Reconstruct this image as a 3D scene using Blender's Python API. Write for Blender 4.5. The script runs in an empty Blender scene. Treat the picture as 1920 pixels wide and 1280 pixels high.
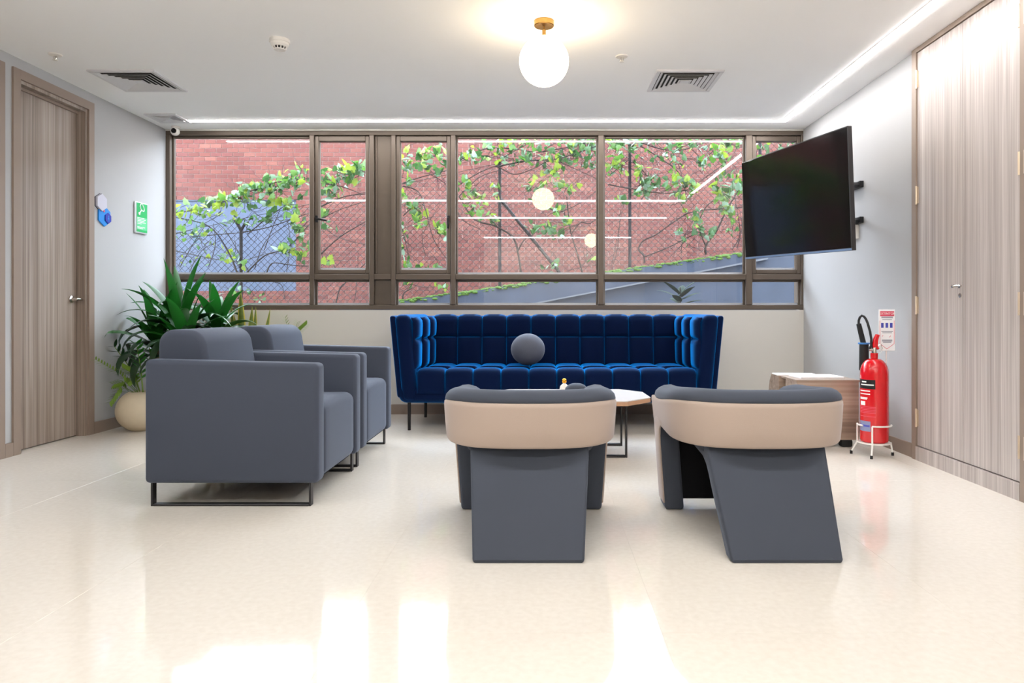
import bpy, bmesh, math, random
from mathutils import Vector, Matrix, Euler

random.seed(7)
scene = bpy.context.scene
COL = scene.collection
PI = math.pi

# ------------------------------------------------------------------ camera
FPX, CX, CY = 1340.0, 1017.0, 583.0          # focal length and principal point, 1920x1280 frame
EYE = 0.90
cd = bpy.data.cameras.new('camera')
cam = bpy.data.objects.new('camera', cd)
COL.objects.link(cam)
cam.location = (0, 0, EYE)
cam.rotation_euler = (PI / 2, 0, 0)
cd.sensor_width = 36
cd.lens = FPX / 1920 * 36
cd.shift_x = -(CX - 960) / 1920
cd.shift_y = -(640 - CY) / 1920
cd.clip_start = 0.05
cd.clip_end = 200
scene.camera = cam

# ------------------------------------------------------------------ sky and exposure
SKY = 5.8
LED = 20.0
LED_BACK = 19.5
GLOBE = 5.6
w = bpy.data.worlds.new('overcast_sky')
scene.world = w
w.use_nodes = True
bg = w.node_tree.nodes['Background']
bg.inputs[0].default_value = (0.80, 0.895, 1.0, 1)
bg.inputs[1].default_value = SKY
vs = scene.view_settings
vs.view_transform = 'Standard'
vs.look = 'None'
vs.gamma = 1.0
vs.use_curve_mapping = False
vs.exposure = 1.52
scene.cycles.use_denoising = True
scene.cycles.use_adaptive_sampling = True
scene.cycles.adaptive_threshold = 0.05
scene.cycles.max_bounces = 8
scene.cycles.diffuse_bounces = 4
scene.cycles.glossy_bounces = 3
scene.cycles.transmission_bounces = 4
scene.cycles.transparent_max_bounces = 10
scene.cycles.sample_clamp_indirect = 6.0
scene.cycles.caustics_reflective = False
scene.cycles.caustics_refractive = False


# ------------------------------------------------------------------ helpers
def lin(c):
    if isinstance(c, str):
        c = [int(c[i:i + 2], 16) / 255 for i in (0, 2, 4)]
    return tuple(v / 12.92 if v <= 0.04045 else ((v + 0.055) / 1.055) ** 2.4 for v in c) + (1.0,)


def newmat(name):
    m = bpy.data.materials.new(name)
    m.use_nodes = True
    nt = m.node_tree
    return m, nt, nt.nodes['Principled BSDF']


def pm(name, col, rough=0.5, metal=0.0, spec=0.5, sheen=0.0, sheen_tint=None, sheen_rough=0.4, coat=0.0,
       var=0.0, vscale=8.0, bump=0.0, bscale=200.0, emit=None, estr=0.0):
    m, nt, p = newmat(name)
    c = lin(col) if isinstance(col, str) else tuple(col) + (1.0,)
    p.inputs['Base Color'].default_value = c
    p.inputs['Roughness'].default_value = rough
    p.inputs['Metallic'].default_value = metal
    p.inputs['Specular IOR Level'].default_value = spec
    if sheen:
        p.inputs['Sheen Weight'].default_value = sheen
        p.inputs['Sheen Roughness'].default_value = sheen_rough
        if sheen_tint:
            p.inputs['Sheen Tint'].default_value = tuple(sheen_tint) + (1.0,)
    if coat:
        p.inputs['Coat Weight'].default_value = coat
        p.inputs['Coat Roughness'].default_value = 0.05
    N, L = nt.nodes, nt.links
    if var or bump:
        g = N.new('ShaderNodeNewGeometry')
    if var:
        n = N.new('ShaderNodeTexNoise')
        n.inputs['Scale'].default_value = vscale
        n.inputs['Detail'].default_value = 4
        L.new(g.outputs['Position'], n.inputs['Vector'])
        mx = N.new('ShaderNodeMixRGB')
        mx.inputs[1].default_value = tuple(max(0, v * (1 - var)) for v in c[:3]) + (1,)
        mx.inputs[2].default_value = tuple(min(1, v * (1 + var)) for v in c[:3]) + (1,)
        L.new(n.outputs[0], mx.inputs[0])
        L.new(mx.outputs[0], p.inputs['Base Color'])
    if bump:
        n2 = N.new('ShaderNodeTexNoise')
        n2.inputs['Scale'].default_value = bscale
        n2.inputs['Detail'].default_value = 2
        L.new(g.outputs['Position'], n2.inputs['Vector'])
        b = N.new('ShaderNodeBump')
        b.inputs['Strength'].default_value = bump
        b.inputs['Distance'].default_value = 0.002
        L.new(n2.outputs[0], b.inputs['Height'])
        L.new(b.outputs[0], p.inputs['Normal'])
    if emit:
        p.inputs['Emission Color'].default_value = tuple(emit) + (1.0,)
        p.inputs['Emission Strength'].default_value = estr
    return m


def wood(name, cols, axis='Z', rough=0.45, fine=90.0):
    """straight-grained laminate: streaks stretched along one axis"""
    m, nt, p = newmat(name)
    N, L = nt.nodes, nt.links
    g = N.new('ShaderNodeNewGeometry')
    mp = N.new('ShaderNodeMapping')
    s = {'X': (0.02, 1, 1), 'Y': (1, 0.02, 1), 'Z': (1, 1, 0.012)}[axis]
    mp.inputs['Scale'].default_value = s
    L.new(g.outputs['Position'], mp.inputs['Vector'])
    n1 = N.new('ShaderNodeTexNoise')
    n1.inputs['Scale'].default_value = fine
    n1.inputs['Detail'].default_value = 3
    n1.inputs['Roughness'].default_value = 0.6
    n2 = N.new('ShaderNodeTexNoise')
    n2.inputs['Scale'].default_value = fine / 5
    n2.inputs['Detail'].default_value = 4
    for n in (n1, n2):
        L.new(mp.outputs[0], n.inputs['Vector'])
    ad = N.new('ShaderNodeMath')
    ad.operation = 'ADD'
    L.new(n1.outputs[0], ad.inputs[0])
    L.new(n2.outputs[0], ad.inputs[1])
    hf = N.new('ShaderNodeMath')
    hf.operation = 'MULTIPLY'
    hf.inputs[1].default_value = 0.5
    L.new(ad.outputs[0], hf.inputs[0])
    r = N.new('ShaderNodeValToRGB')
    r.color_ramp.elements[0].position = 0.36
    r.color_ramp.elements[0].color = lin(cols[0])
    r.color_ramp.elements[1].position = 0.64
    r.color_ramp.elements[1].color = lin(cols[2])
    e = r.color_ramp.elements.new(0.5)
    e.color = lin(cols[1])
    L.new(hf.outputs[0], r.inputs[0])
    L.new(r.outputs[0], p.inputs['Base Color'])
    p.inputs['Roughness'].default_value = rough
    return m


def emis(name, col, strength):
    m = bpy.data.materials.new(name)
    m.use_nodes = True
    nt = m.node_tree
    nt.nodes.clear()
    e = nt.nodes.new('ShaderNodeEmission')
    e.inputs[0].default_value = tuple(col) + (1,)
    e.inputs[1].default_value = strength
    o = nt.nodes.new('ShaderNodeOutputMaterial')
    nt.links.new(e.outputs[0], o.inputs[0])
    return m


class G:
    """collects geometry for one mesh"""
    def __init__(s):
        s.v, s.f, s.m = [], [], []

    def add(s, vs, fs, mi=0):
        o = len(s.v)
        s.v += [tuple(v) for v in vs]
        s.f += [tuple(i + o for i in f) for f in fs]
        s.m += [mi] * len(fs)
        return s

    def box(s, x0, x1, y0, y1, z0, z1, mi=0):
        vs = [(x0, y0, z0), (x1, y0, z0), (x1, y1, z0), (x0, y1, z0), (x0, y0, z1), (x1, y0, z1), (x1, y1, z1), (x0, y1, z1)]
        return s.add(vs, [(0, 3, 2, 1), (4, 5, 6, 7), (0, 1, 5, 4), (1, 2, 6, 5), (2, 3, 7, 6), (3, 0, 4, 7)], mi)

    def bm(s, b, mi=0):
        b.verts.ensure_lookup_table()
        b.verts.index_update()
        s.add([v.co[:] for v in b.verts], [[v.index for v in f.verts] for f in b.faces], mi)
        b.free()
        return s

    def rbox(s, x0, x1, y0, y1, z0, z1, r=0.01, seg=3, mi=0, fn=None):
        b = bmesh.new()
        bmesh.ops.create_cube(b, size=1)
        for v in b.verts:
            v.co = ((x0 + x1) / 2 + v.co.x * (x1 - x0), (y0 + y1) / 2 + v.co.y * (y1 - y0), (z0 + z1) / 2 + v.co.z * (z1 - z0))
        r = min(r, 0.499 * min(x1 - x0, y1 - y0, z1 - z0))
        bmesh.ops.bevel(b, geom=b.edges[:] + b.verts[:], offset=r, segments=seg, affect='EDGES', profile=0.5)
        if fn:
            for v in b.verts:
                v.co = fn(v.co)
        return s.bm(b, mi)

    def prism(s, poly, a0, a1, axis='Y', mi=0, bevel=0.0, seg=2, fn=None):
        """extrude a 2D polygon along an axis; poly holds the other two coordinates in order"""
        def P(p, a):
            return {'X': (a, p[0], p[1]), 'Y': (p[0], a, p[1]), 'Z': (p[0], p[1], a)}[axis]
        n = len(poly)
        b = bmesh.new()
        A = [b.verts.new(P(p, a0)) for p in poly]
        B = [b.verts.new(P(p, a1)) for p in poly]
        b.faces.new(A)
        b.faces.new(B[::-1])
        for i in range(n):
            b.faces.new((A[i], B[i], B[(i + 1) % n], A[(i + 1) % n]))
        bmesh.ops.recalc_face_normals(b, faces=b.faces[:])
        if bevel:
            es = [e for e in b.edges if abs({'X': e.verts[0].co.x - e.verts[1].co.x, 'Y': e.verts[0].co.y - e.verts[1].co.y,
                                             'Z': e.verts[0].co.z - e.verts[1].co.z}[axis]) < 1e-6]
            bmesh.ops.bevel(b, geom=es, offset=bevel, segments=seg, affect='EDGES', profile=0.5)
        if fn:
            for v in b.verts:
                v.co = fn(v.co)
        return s.bm(b, mi)

    def tube(s, pts, r, sides=8, mi=0, cap=True):
        pts = [Vector(p) for p in pts]
        n = len(pts)
        rs = r if isinstance(r, (list, tuple)) else [r] * n
        rings = []
        up = None
        for i, p in enumerate(pts):
            d = (pts[min(i + 1, n - 1)] - pts[max(i - 1, 0)]).normalized()
            if up is None:
                up = Vector((0, 0, 1)) if abs(d.z) < 0.9 else Vector((1, 0, 0))
            a = d.cross(up).normalized()
            b = a.cross(d).normalized()
            up = b
            rings.append([p + (a * math.cos(t) + b * math.sin(t)) * rs[i] for t in [2 * PI * k / sides for k in range(sides)]])
        vs = [v for q in rings for v in q]
        fs = []
        for i in range(n - 1):
            for k in range(sides):
                k2 = (k + 1) % sides
                fs.append((i * sides + k, i * sides + k2, (i + 1) * sides + k2, (i + 1) * sides + k))
        if cap:
            fs.append(tuple(range(sides)))
            fs.append(tuple((n - 1) * sides + k for k in reversed(range(sides))))
        return s.add(vs, fs, mi)

    def lathe(s, prof, seg=24, c=(0, 0, 0), axis='Z', mi=0):
        vs, fs = [], []
        n = len(prof)
        for k in range(seg):
            t = 2 * PI * k / seg
            for r, h in prof:
                x, y = r * math.cos(t), r * math.sin(t)
                p = {'Z': (x, y, h), 'Y': (x, h, -y), 'X': (h, x, y)}[axis]
                vs.append((c[0] + p[0], c[1] + p[1], c[2] + p[2]))
        for k in range(seg):
            k2 = (k + 1) % seg
            for i in range(n - 1):
                fs.append((k * n + i, k2 * n + i, k2 * n + i + 1, k * n + i + 1))
        if prof[0][0] > 1e-6:
            fs.append(tuple(k * n for k in reversed(range(seg))))
        if prof[-1][0] > 1e-6:
            fs.append(tuple(k * n + n - 1 for k in range(seg)))
        return s.add(vs, fs, mi)

    def ball(s, c, r, seg=24, rings=14, mi=0, sq=(1, 1, 1)):
        prof = [(math.sin(PI * i / rings) * r + (1e-7 if i in (0, rings) else 0), -math.cos(PI * i / rings) * r) for i in range(rings + 1)]
        g = G().lathe(prof, seg)
        return s.add([(c[0] + v[0] * sq[0], c[1] + v[1] * sq[1], c[2] + v[2] * sq[2]) for v in g.v], g.f, mi)

    def mesh(s, name, mats, smooth=True, angle=35, weld=False):
        me = bpy.data.meshes.new(name)
        me.from_pydata(s.v, [], s.f)
        if not isinstance(mats, (list, tuple)):
            mats = [mats]
        for m in mats:
            me.materials.append(m)
        if len(mats) > 1:
            me.polygons.foreach_set('material_index', s.m)
        if weld:
            b = bmesh.new()
            b.from_mesh(me)
            bmesh.ops.remove_doubles(b, verts=b.verts[:], dist=1e-5)
            b.to_mesh(me)
            b.free()
        if smooth:
            me.polygons.foreach_set('use_smooth', [True] * len(me.polygons))
            me.set_sharp_from_angle(angle=math.radians(angle))
        me.update()
        return me


def put(name, me, parent=None, loc=(0, 0, 0), rot=(0, 0, 0), scale=None):
    o = bpy.data.objects.new(name, me)
    COL.objects.link(o)
    o.parent = parent
    o.location = loc
    o.rotation_euler = rot
    if scale:
        o.scale = scale
    return o


def part(name, g, mats, parent=None, smooth=True, angle=35, **k):
    return put(name, g.mesh(name, mats, smooth, angle), parent, **k)


def tag(o, label, cat, group=None, kind=None):
    o['label'] = label
    o['category'] = cat
    if group:
        o['group'] = group
    if kind:
        o['kind'] = kind
    return o


def thing(name, loc, label, cat, group=None, rz=0.0, kind=None):
    o = bpy.data.objects.new(name, None)
    COL.objects.link(o)
    o.location = loc
    o.rotation_euler = (0, 0, rz)
    o.empty_display_size = 0.1
    return tag(o, label, cat, group, kind)


def copy_tree(o, parent=None):
    c = o.copy()
    COL.objects.link(c)
    c.parent = parent
    for ch in list(o.children):
        copy_tree(ch, c)
    return c


def at(x, y, Y):
    """place in the room for a picture position at depth Y"""
    return Vector(((x - CX) * Y / FPX, Y, EYE - (y - CY) * Y / FPX))


def text(name, body, size, mat, parent, loc, rot, ext=0.0004, align='CENTER'):
    cu = bpy.data.curves.new(name, 'FONT')
    cu.body = body
    cu.size = size
    cu.align_x = align
    cu.align_y = 'CENTER'
    cu.extrude = ext
    cu.resolution_u = 3
    cu.materials.append(mat)
    o = bpy.data.objects.new(name, cu)
    COL.objects.link(o)
    dg = bpy.context.evaluated_depsgraph_get()
    me = bpy.data.meshes.new_from_object(o.evaluated_get(dg))
    bpy.data.objects.remove(o)
    return put(name, me, parent, loc, rot)


# ------------------------------------------------------------------ materials
M = {}
M['ceiling'] = pm('white_ceiling_paint', 'fafafa', 0.9, spec=0.2)
M['wall'] = pm('pale_grey_wall_paint', 'b3b3b4', 0.85, spec=0.25, var=0.02, vscale=2)
M['wall_beige'] = pm('beige_wall_paint', 'cfccc6', 0.85, spec=0.25, var=0.02, vscale=2)
M['wood'] = wood('greige_wood_laminate', ('77685d', '94857a', 'ada095'))
M['wood_light'] = wood('silver_grey_wood_laminate', ('9a8f8a', 'b0a6a1', 'c9c1bc'), fine=110)
M['wood_h'] = wood('horizontal_grain_wood', ('7d6a5c', '9b8778', 'b29f90'), axis='X', fine=40)
M['wood_trim'] = pm('taupe_wood_trim', '8d7c70', 0.5)
M['wood_edge'] = pm('warm_wood_edge', 'b98f70', 0.5)
M['bronze'] = pm('bronze_aluminium', '62574d', 0.42, metal=0.25, spec=0.4)
M['bronze_panel'] = pm('bronze_flat_panel', '62574c', 0.5, metal=0.15, spec=0.4)
M['bead'] = pm('pale_glazing_bead', 'e4e6ee', 0.5)
M['black'] = pm('black_metal', '17171a', 0.4, metal=0.3)
M['darkmetal'] = pm('dark_grey_metal', '3c3b3d', 0.35, metal=0.7)
M['chrome'] = pm('satin_chrome', 'd6d2cc', 0.22, metal=1.0)
M['hinge'] = pm('champagne_hinge', 'd8c6b0', 0.35, metal=0.6)
M['grey_fabric'] = pm('slate_grey_upholstery', '434957', 0.75, spec=0.25, sheen=0.25, sheen_tint=(.6, .7, .9), bump=0.15, bscale=900)
M['tub_fabric'] = pm('charcoal_grey_upholstery', '474c57', 0.8, spec=0.2, sheen=0.25, sheen_tint=(.6, .7, .9), bump=0.15, bscale=900)
M['apron'] = pm('black_lining', '1b1b1e', 0.9, spec=0.1)
M['beige_fabric'] = pm('beige_upholstery', 'b8a79b', 0.9, spec=0.15, sheen=0.3, sheen_tint=(.8, .85, 1), bump=0.2, bscale=700, var=0.04, vscale=3)
M['velvet'] = pm('royal_blue_velvet', (0.0004, 0.006, 0.036), 0.8, spec=0.10, sheen=1.0, sheen_tint=(0.0, 0.32, 0.95), sheen_rough=0.27)
_nt = M['velvet'].node_tree
_sh = _nt.nodes.new('ShaderNodeBsdfSheen')
_sh.inputs['Color'].default_value = (0.0, 0.18, 0.60, 1)
_sh.inputs['Roughness'].default_value = 0.42
_ad = _nt.nodes.new('ShaderNodeAddShader')
_nt.links.new(_nt.nodes['Principled BSDF'].outputs[0], _ad.inputs[0])
_nt.links.new(_sh.outputs[0], _ad.inputs[1])
_nt.links.new(_ad.outputs[0], _nt.nodes['Material Output'].inputs[0])
M['ball'] = pm('grey_knit', '585c68', 0.9, spec=0.15, sheen=0.3, sheen_tint=(.7, .75, .9), bump=0.5, bscale=260)
M['table_top'] = pm('white_laminate', 'dcd8d8', 0.25)
M['white_metal'] = pm('white_powder_coat', 'eceae6', 0.4)
M['white_plastic'] = pm('white_plastic', 'e6e2dc', 0.45)
M['red'] = pm('red_enamel', 'd40f1c', 0.22, coat=0.5)
M['rubber'] = pm('black_rubber', '141415', 0.7)
M['blue_ring'] = pm('blue_plastic_ring', '3f7fc4', 0.4)
M['paper'] = pm('white_paper', 'f7f7f9', 0.8)
M['brass'] = pm('brushed_brass', '9c7a48', 0.35, metal=1.0)
M['gold'] = pm('polished_gold', 'e0a030', 0.12, metal=1.0)
M['pearl'] = pm('pearl_glass', 'e9e4dc', 0.15)
M['screen'] = pm('black_screen_glass', '050507', 0.10, spec=0.22)
M['tv_body'] = pm('black_tv_plastic', '2b2a2d', 0.4)
M['tv_edge'] = pm('grey_tv_edge', '6f87a8', 0.35, metal=0.4)
M['vent_dark'] = pm('vent_shadow_box', '2c2a2a', 0.9)
M['vent'] = pm('white_vent_metal', 'd9d8da', 0.5)
M['lens'] = pm('black_lens', '08080a', 0.1)
M['pot'] = pm('cream_ceramic', 'cdbfa6', 0.6, var=0.06, vscale=20)
M['pot_dark'] = pm('charcoal_planter', '4a4743', 0.7)
M['soil'] = pm('dark_soil', '2a2019', 0.95, var=0.3, vscale=60)
M['leaf_dark'] = pm('glossy_dark_green_leaf', '1f5a1c', 0.28, spec=0.5, var=0.35, vscale=6)
M['leaf_deep'] = pm('glossy_deep_green_leaf', '1b3a1e', 0.3, spec=0.6, var=0.3, vscale=6)
M['shrub'] = pm('dull_dark_leaf', '1d2a24', 0.8, spec=0.1)
M['leaf_zz'] = pm('bright_green_leaflet', '2c7a22', 0.3, spec=0.5, var=0.3, vscale=10)
M['leaf_fern'] = pm('light_fern_green', '6c8c2e', 0.6, var=0.3, vscale=10)
M['stem_green'] = pm('green_stem', '6f8a3c', 0.5)
M['cane'] = pm('brown_cane', '6d5a45', 0.8)
M['snake'] = pm('mottled_snake_leaf', '76863f', 0.45, var=0.4, vscale=40)
M['snake_edge'] = pm('yellow_leaf_margin', 'd0c04a', 0.45)
M['fence'] = pm('dark_galvanised_steel', '26252b', 0.6, metal=0.4)
M['wire'] = pm('rusty_dark_wire', '1d1718', 0.7)
M['stem'] = pm('grey_brown_vine_stem', '2b2423', 0.85)
M['concrete'] = pm('weathered_grey_concrete', '434d60', 0.9, var=0.3, vscale=3, bump=0.3, bscale=30)
M['panel_grey'] = pm('blue_grey_render', '4a5469', 0.9, var=0.08, vscale=2)
M['moss'] = pm('green_moss', '4c6b2c', 0.95, var=0.5, vscale=25)
M['earth'] = pm('damp_earth', '5a5148', 0.95, var=0.3, vscale=3)
M['mortar'] = pm('pale_mortar', 'b8a8a4', 0.95)
M['facade'] = pm('outer_facade', 'b9b4ac', 0.9)
M['sign_green'] = pm('green_sign', '15a85c', 0.35)
M['sign_lime'] = pm('light_green_sign', '5fc48a', 0.35)
M['sign_silver'] = pm('silver_sign_plate', 'c9cdd0', 0.35, metal=0.5)
M['sign_blue'] = pm('azure_sign', '1487dc', 0.35)
M['sign_navy'] = pm('deep_blue_sign', '1231a8', 0.35)
M['sign_pale'] = pm('pale_grey_sign', 'c3c2cf', 0.35)
M['sign_dark'] = pm('dark_sign_edge', '3a3546', 0.5)
M['ink_white'] = pm('white_ink', 'f4f6f2', 0.5)
M['ink_pink'] = pm('pink_red_ink', 'e0506a', 0.5)
M['ink_grey'] = pm('grey_ink', 'a9a9b4', 0.5)
M['ink_blue'] = pm('blue_ink', '4a4fb0', 0.5)
M['label_black'] = pm('black_label', '17171c', 0.4)
M['label_blue'] = pm('grey_blue_label', '8b93b8', 0.4)
M['led'] = emis('led_diffuser', (1.0, 0.97, 0.95), LED)
M['led_back'] = emis('led_diffuser_neutral', (1.0, 0.985, 0.97), LED_BACK)
M['globe'] = emis('opal_globe_lit', (1.0, 0.80, 0.52), GLOBE)


def floor_mat():
    m, nt, p = newmat('polished_cream_tile')
    N, L = nt.nodes, nt.links
    g = N.new('ShaderNodeNewGeometry')
    n = N.new('ShaderNodeTexNoise')
    n.inputs['Scale'].default_value = 45
    n.inputs['Detail'].default_value = 6
    L.new(g.outputs['Position'], n.inputs['Vector'])
    r = N.new('ShaderNodeValToRGB')
    r.color_ramp.elements[0].position = 0.3
    r.color_ramp.elements[0].color = lin('e3dcd1')
    r.color_ramp.elements[1].position = 0.7
    r.color_ramp.elements[1].color = lin('eae4da')
    L.new(n.outputs[0], r.inputs[0])
    L.new(r.outputs[0], p.inputs['Base Color'])
    p.inputs['Roughness'].default_value = 0.07
    p.inputs['Specular IOR Level'].default_value = 0.6
    return m


def brick_mat():
    m, nt, p = newmat('red_clay_brick')
    N, L = nt.nodes, nt.links
    g = N.new('ShaderNodeNewGeometry')
    oi = N.new('ShaderNodeObjectInfo')
    a = N.new('ShaderNodeMath')
    a.operation = 'ADD'
    L.new(g.outputs['Random Per Island'], a.inputs[0])
    L.new(oi.outputs['Random'], a.inputs[1])
    fr = N.new('ShaderNodeMath')
    fr.operation = 'FRACT'
    L.new(a.outputs[0], fr.inputs[0])
    r = N.new('ShaderNodeValToRGB')
    cr = r.color_ramp
    cr.elements[0].position = 0.0
    cr.elements[0].color = lin('62342f')
    cr.elements[1].position = 1.0
    cr.elements[1].color = lin('804d42')
    for q, c in ((0.3, '6f3a32'), (0.6, '754138'), (0.85, '6a3733')):
        e = cr.elements.new(q)
        e.color = lin(c)
    L.new(fr.outputs[0], r.inputs[0])
    n = N.new('ShaderNodeTexNoise')
    n.inputs['Scale'].default_value = 12
    n.inputs['Detail'].default_value = 5
    L.new(g.outputs['Position'], n.inputs['Vector'])
    mx = N.new('ShaderNodeMixRGB')
    mx.blend_type = 'MULTIPLY'
    mx.inputs[0].default_value = 0.35
    L.new(r.outputs[0], mx.inputs[1])
    L.new(n.outputs[0], mx.inputs[2])
    L.new(mx.outputs[0], p.inputs['Base Color'])
    p.inputs['Roughness'].default_value = 0.9
    return m


def glass_mat():
    m = bpy.data.materials.new('clear_window_glass')
    m.use_nodes = True
    nt = m.node_tree
    nt.nodes.clear()
    N, L = nt.nodes, nt.links
    lw = N.new('ShaderNodeLayerWeight')
    lw.inputs[0].default_value = 0.5
    pw = N.new('ShaderNodeMath')
    pw.operation = 'POWER'
    pw.inputs[1].default_value = 5
    L.new(lw.outputs['Facing'], pw.inputs[0])
    ma = N.new('ShaderNodeMath')
    ma.operation = 'MULTIPLY_ADD'
    ma.inputs[1].default_value = 0.95
    ma.inputs[2].default_value = 0.05
    L.new(pw.outputs[0], ma.inputs[0])
    t = N.new('ShaderNodeBsdfTransparent')
    t.inputs[0].default_value = (0.97, 0.98, 0.99, 1)
    gl = N.new('ShaderNodeBsdfGlossy')
    gl.inputs['Roughness'].default_value = 0.0
    mx = N.new('ShaderNodeMixShader')
    L.new(ma.outputs[0], mx.inputs[0])
    L.new(t.outputs[0], mx.inputs[1])
    L.new(gl.outputs[0], mx.inputs[2])
    o = N.new('ShaderNodeOutputMaterial')
    L.new(mx.outputs[0], o.inputs[0])
    return m


def leaf_mat(name, c, trans=0.45):
    m = bpy.data.materials.new(name)
    m.use_nodes = True
    nt = m.node_tree
    nt.nodes.clear()
    N, L = nt.nodes, nt.links
    d = N.new('ShaderNodeBsdfPrincipled')
    d.inputs['Base Color'].default_value = lin(c)
    d.inputs['Roughness'].default_value = 0.45
    t = N.new('ShaderNodeBsdfTranslucent')
    t.inputs[0].default_value = lin(c)
    mx = N.new('ShaderNodeMixShader')
    mx.inputs[0].default_value = trans
    L.new(d.outputs[0], mx.inputs[1])
    L.new(t.outputs[0], mx.inputs[2])
    o = N.new('ShaderNodeOutputMaterial')
    L.new(mx.outputs[0], o.inputs[0])
    return m


M['floor'] = floor_mat()
M['brick'] = brick_mat()
M['glass'] = glass_mat()
VL = [leaf_mat('yellow_green_vine_leaf', '879f34', 0.5), leaf_mat('fresh_green_vine_leaf', '578233', 0.45),
      leaf_mat('mid_green_vine_leaf', '386030', 0.35), leaf_mat('pale_silvery_vine_leaf', '7f9c86', 0.3)]

M['leaf_bright'] = leaf_mat('fresh_dracaena_leaf', '1e6420', 0.3)

# ------------------------------------------------------------------ room shell
XL, XR, YF, YN, ZC = -3.298, 2.285, 6.25, -3.2, 2.49
TH = 0.18

g = G().box(XL - 0.6, XR + 0.6, YN - TH, YF + TH, -0.2, -0.0005)
floor = part('floor', g, M['floor'], smooth=False)
tag(floor, 'polished cream tiled floor mirroring the bright window', 'floor', kind='structure')
TS = 0.9
gt = G().rbox(-TS / 2 + .0003, TS / 2 - .0003, -TS / 2 + .0003, TS / 2 - .0003, -0.008, 0.0, r=0.0004, seg=1)
tile = gt.mesh('floor_tile', M['floor'], smooth=False)
x = 0.335 - TS / 2 - 4 * TS
while x - TS / 2 < XR + 0.3:
    y = YN - 0.2 + TS / 2
    while y - TS / 2 < YF:
        x0, x1, y1 = max(x - TS / 2, XL - 0.1), min(x + TS / 2, XR + 0.05), min(y + TS / 2, YF + 0.02)
        if x1 - x0 > 0.03 and y1 - (y - TS / 2) > 0.03:
            o = put('floor_tile', tile, floor, ((x0 + x1) / 2, (y - TS / 2 + y1) / 2, 0))
            o.scale = ((x1 - x0) / TS, (y1 - y + TS / 2) / TS, 1)
        y += TS
    x += TS

g = G().box(XL - 0.6, XR + 0.6, YN - TH, YF + TH, ZC, ZC + 0.3)
tag(part('ceiling', g, M['ceiling'], smooth=False), 'smooth white ceiling with lines of light', 'ceiling', kind='structure')

# left wall with two door openings
D1, D2, DH = (4.50, 5.18), (3.47, 4.31), 2.36
g = G()
for a, b in ((YN - TH, D2[0]), (D2[1], D1[0]), (D1[1], YF + TH)):
    g.box(XL - TH, XL, a, b, -0.1, ZC + 0.05)
for d in (D1, D2):
    g.box(XL - TH, XL, d[0], d[1], DH, ZC + 0.05)
    g.box(XL - TH - 0.05, XL - TH + 0.02, d[0] - .05, d[1] + .05, -0.1, DH + .05)
tag(part('wall_left', g, M['wall'], smooth=False), 'pale grey side wall holding two wooden doors and small signs', 'wall', kind='structure')
g = G().box(XR, XR + TH, 4.40, YF + TH, -0.1, ZC + 0.05)
g.box(XR + 0.22, XR + 0.40, YN - TH, 4.45, -0.1, ZC + 0.05)
tag(part('wall_right', g, M['wall'], smooth=False), 'white side wall behind the television and fire extinguisher', 'wall', kind='structure')
ZS = EYE + (CY - 581) * YF / FPX
g = G().box(XL - TH, XR + TH, YF, YF + 0.2, -0.1, ZS)
g.box(XL - TH, XR + TH, YF, YF + 0.2, 2.478, ZC + 0.3)
tag(part('wall_far', g, M['wall_beige'], smooth=False), 'low beige wall under the long window behind the blue sofa', 'wall', kind='structure')
g = G().box(-1.3, XR + 0.4, YN - TH, YN, -0.1, ZC + 0.05)
tag(part('dark_end_panel', G().box(XL - TH, -1.3, YN - TH, YN - 0.05, -0.1, ZC + 0.05).box(-2.32, -2.30, YN - 0.05, YN - 0.045, 0.01, 2.40), M['wood'], smooth=False), 'added dark wood panel behind the viewer, standing in for a dark corridor', 'door', kind='structure')  # unseen panel added so the corridor side mirrors dark in the glass
tag(part('wall_near', g, pm('warm_white_wall_paint', 'f3eee2', 0.85), smooth=False), 'plain pale wall facing the long window', 'wall', kind='structure')

# baseboards
BH = 0.085
g = G().box(XL, XL + 0.014, D1[1] + 0.062, YF, 0, BH)
g.box(XL, XL + 0.014, D2[1] + 0.062, D1[0] - 0.062, 0, BH)
tag(part('baseboard_left', g, M['wood_trim'], smooth=False), 'taupe wooden skirting along the wall beside the doors', 'baseboard', kind='structure')
g = G().box(XR - 0.014, XR, 4.40, YF, 0, BH)
tag(part('baseboard_right', g, M['wood_trim'], smooth=False), 'taupe wooden skirting behind the fire extinguisher', 'baseboard', kind='structure')
g = G().box(XL + 0.014, XR - 0.014, YF - 0.014, YF, 0, BH)
tag(part('baseboard_far', g, M['wood_trim'], smooth=False), 'taupe wooden skirting running behind the blue sofa', 'baseboard', kind='structure')


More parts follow.
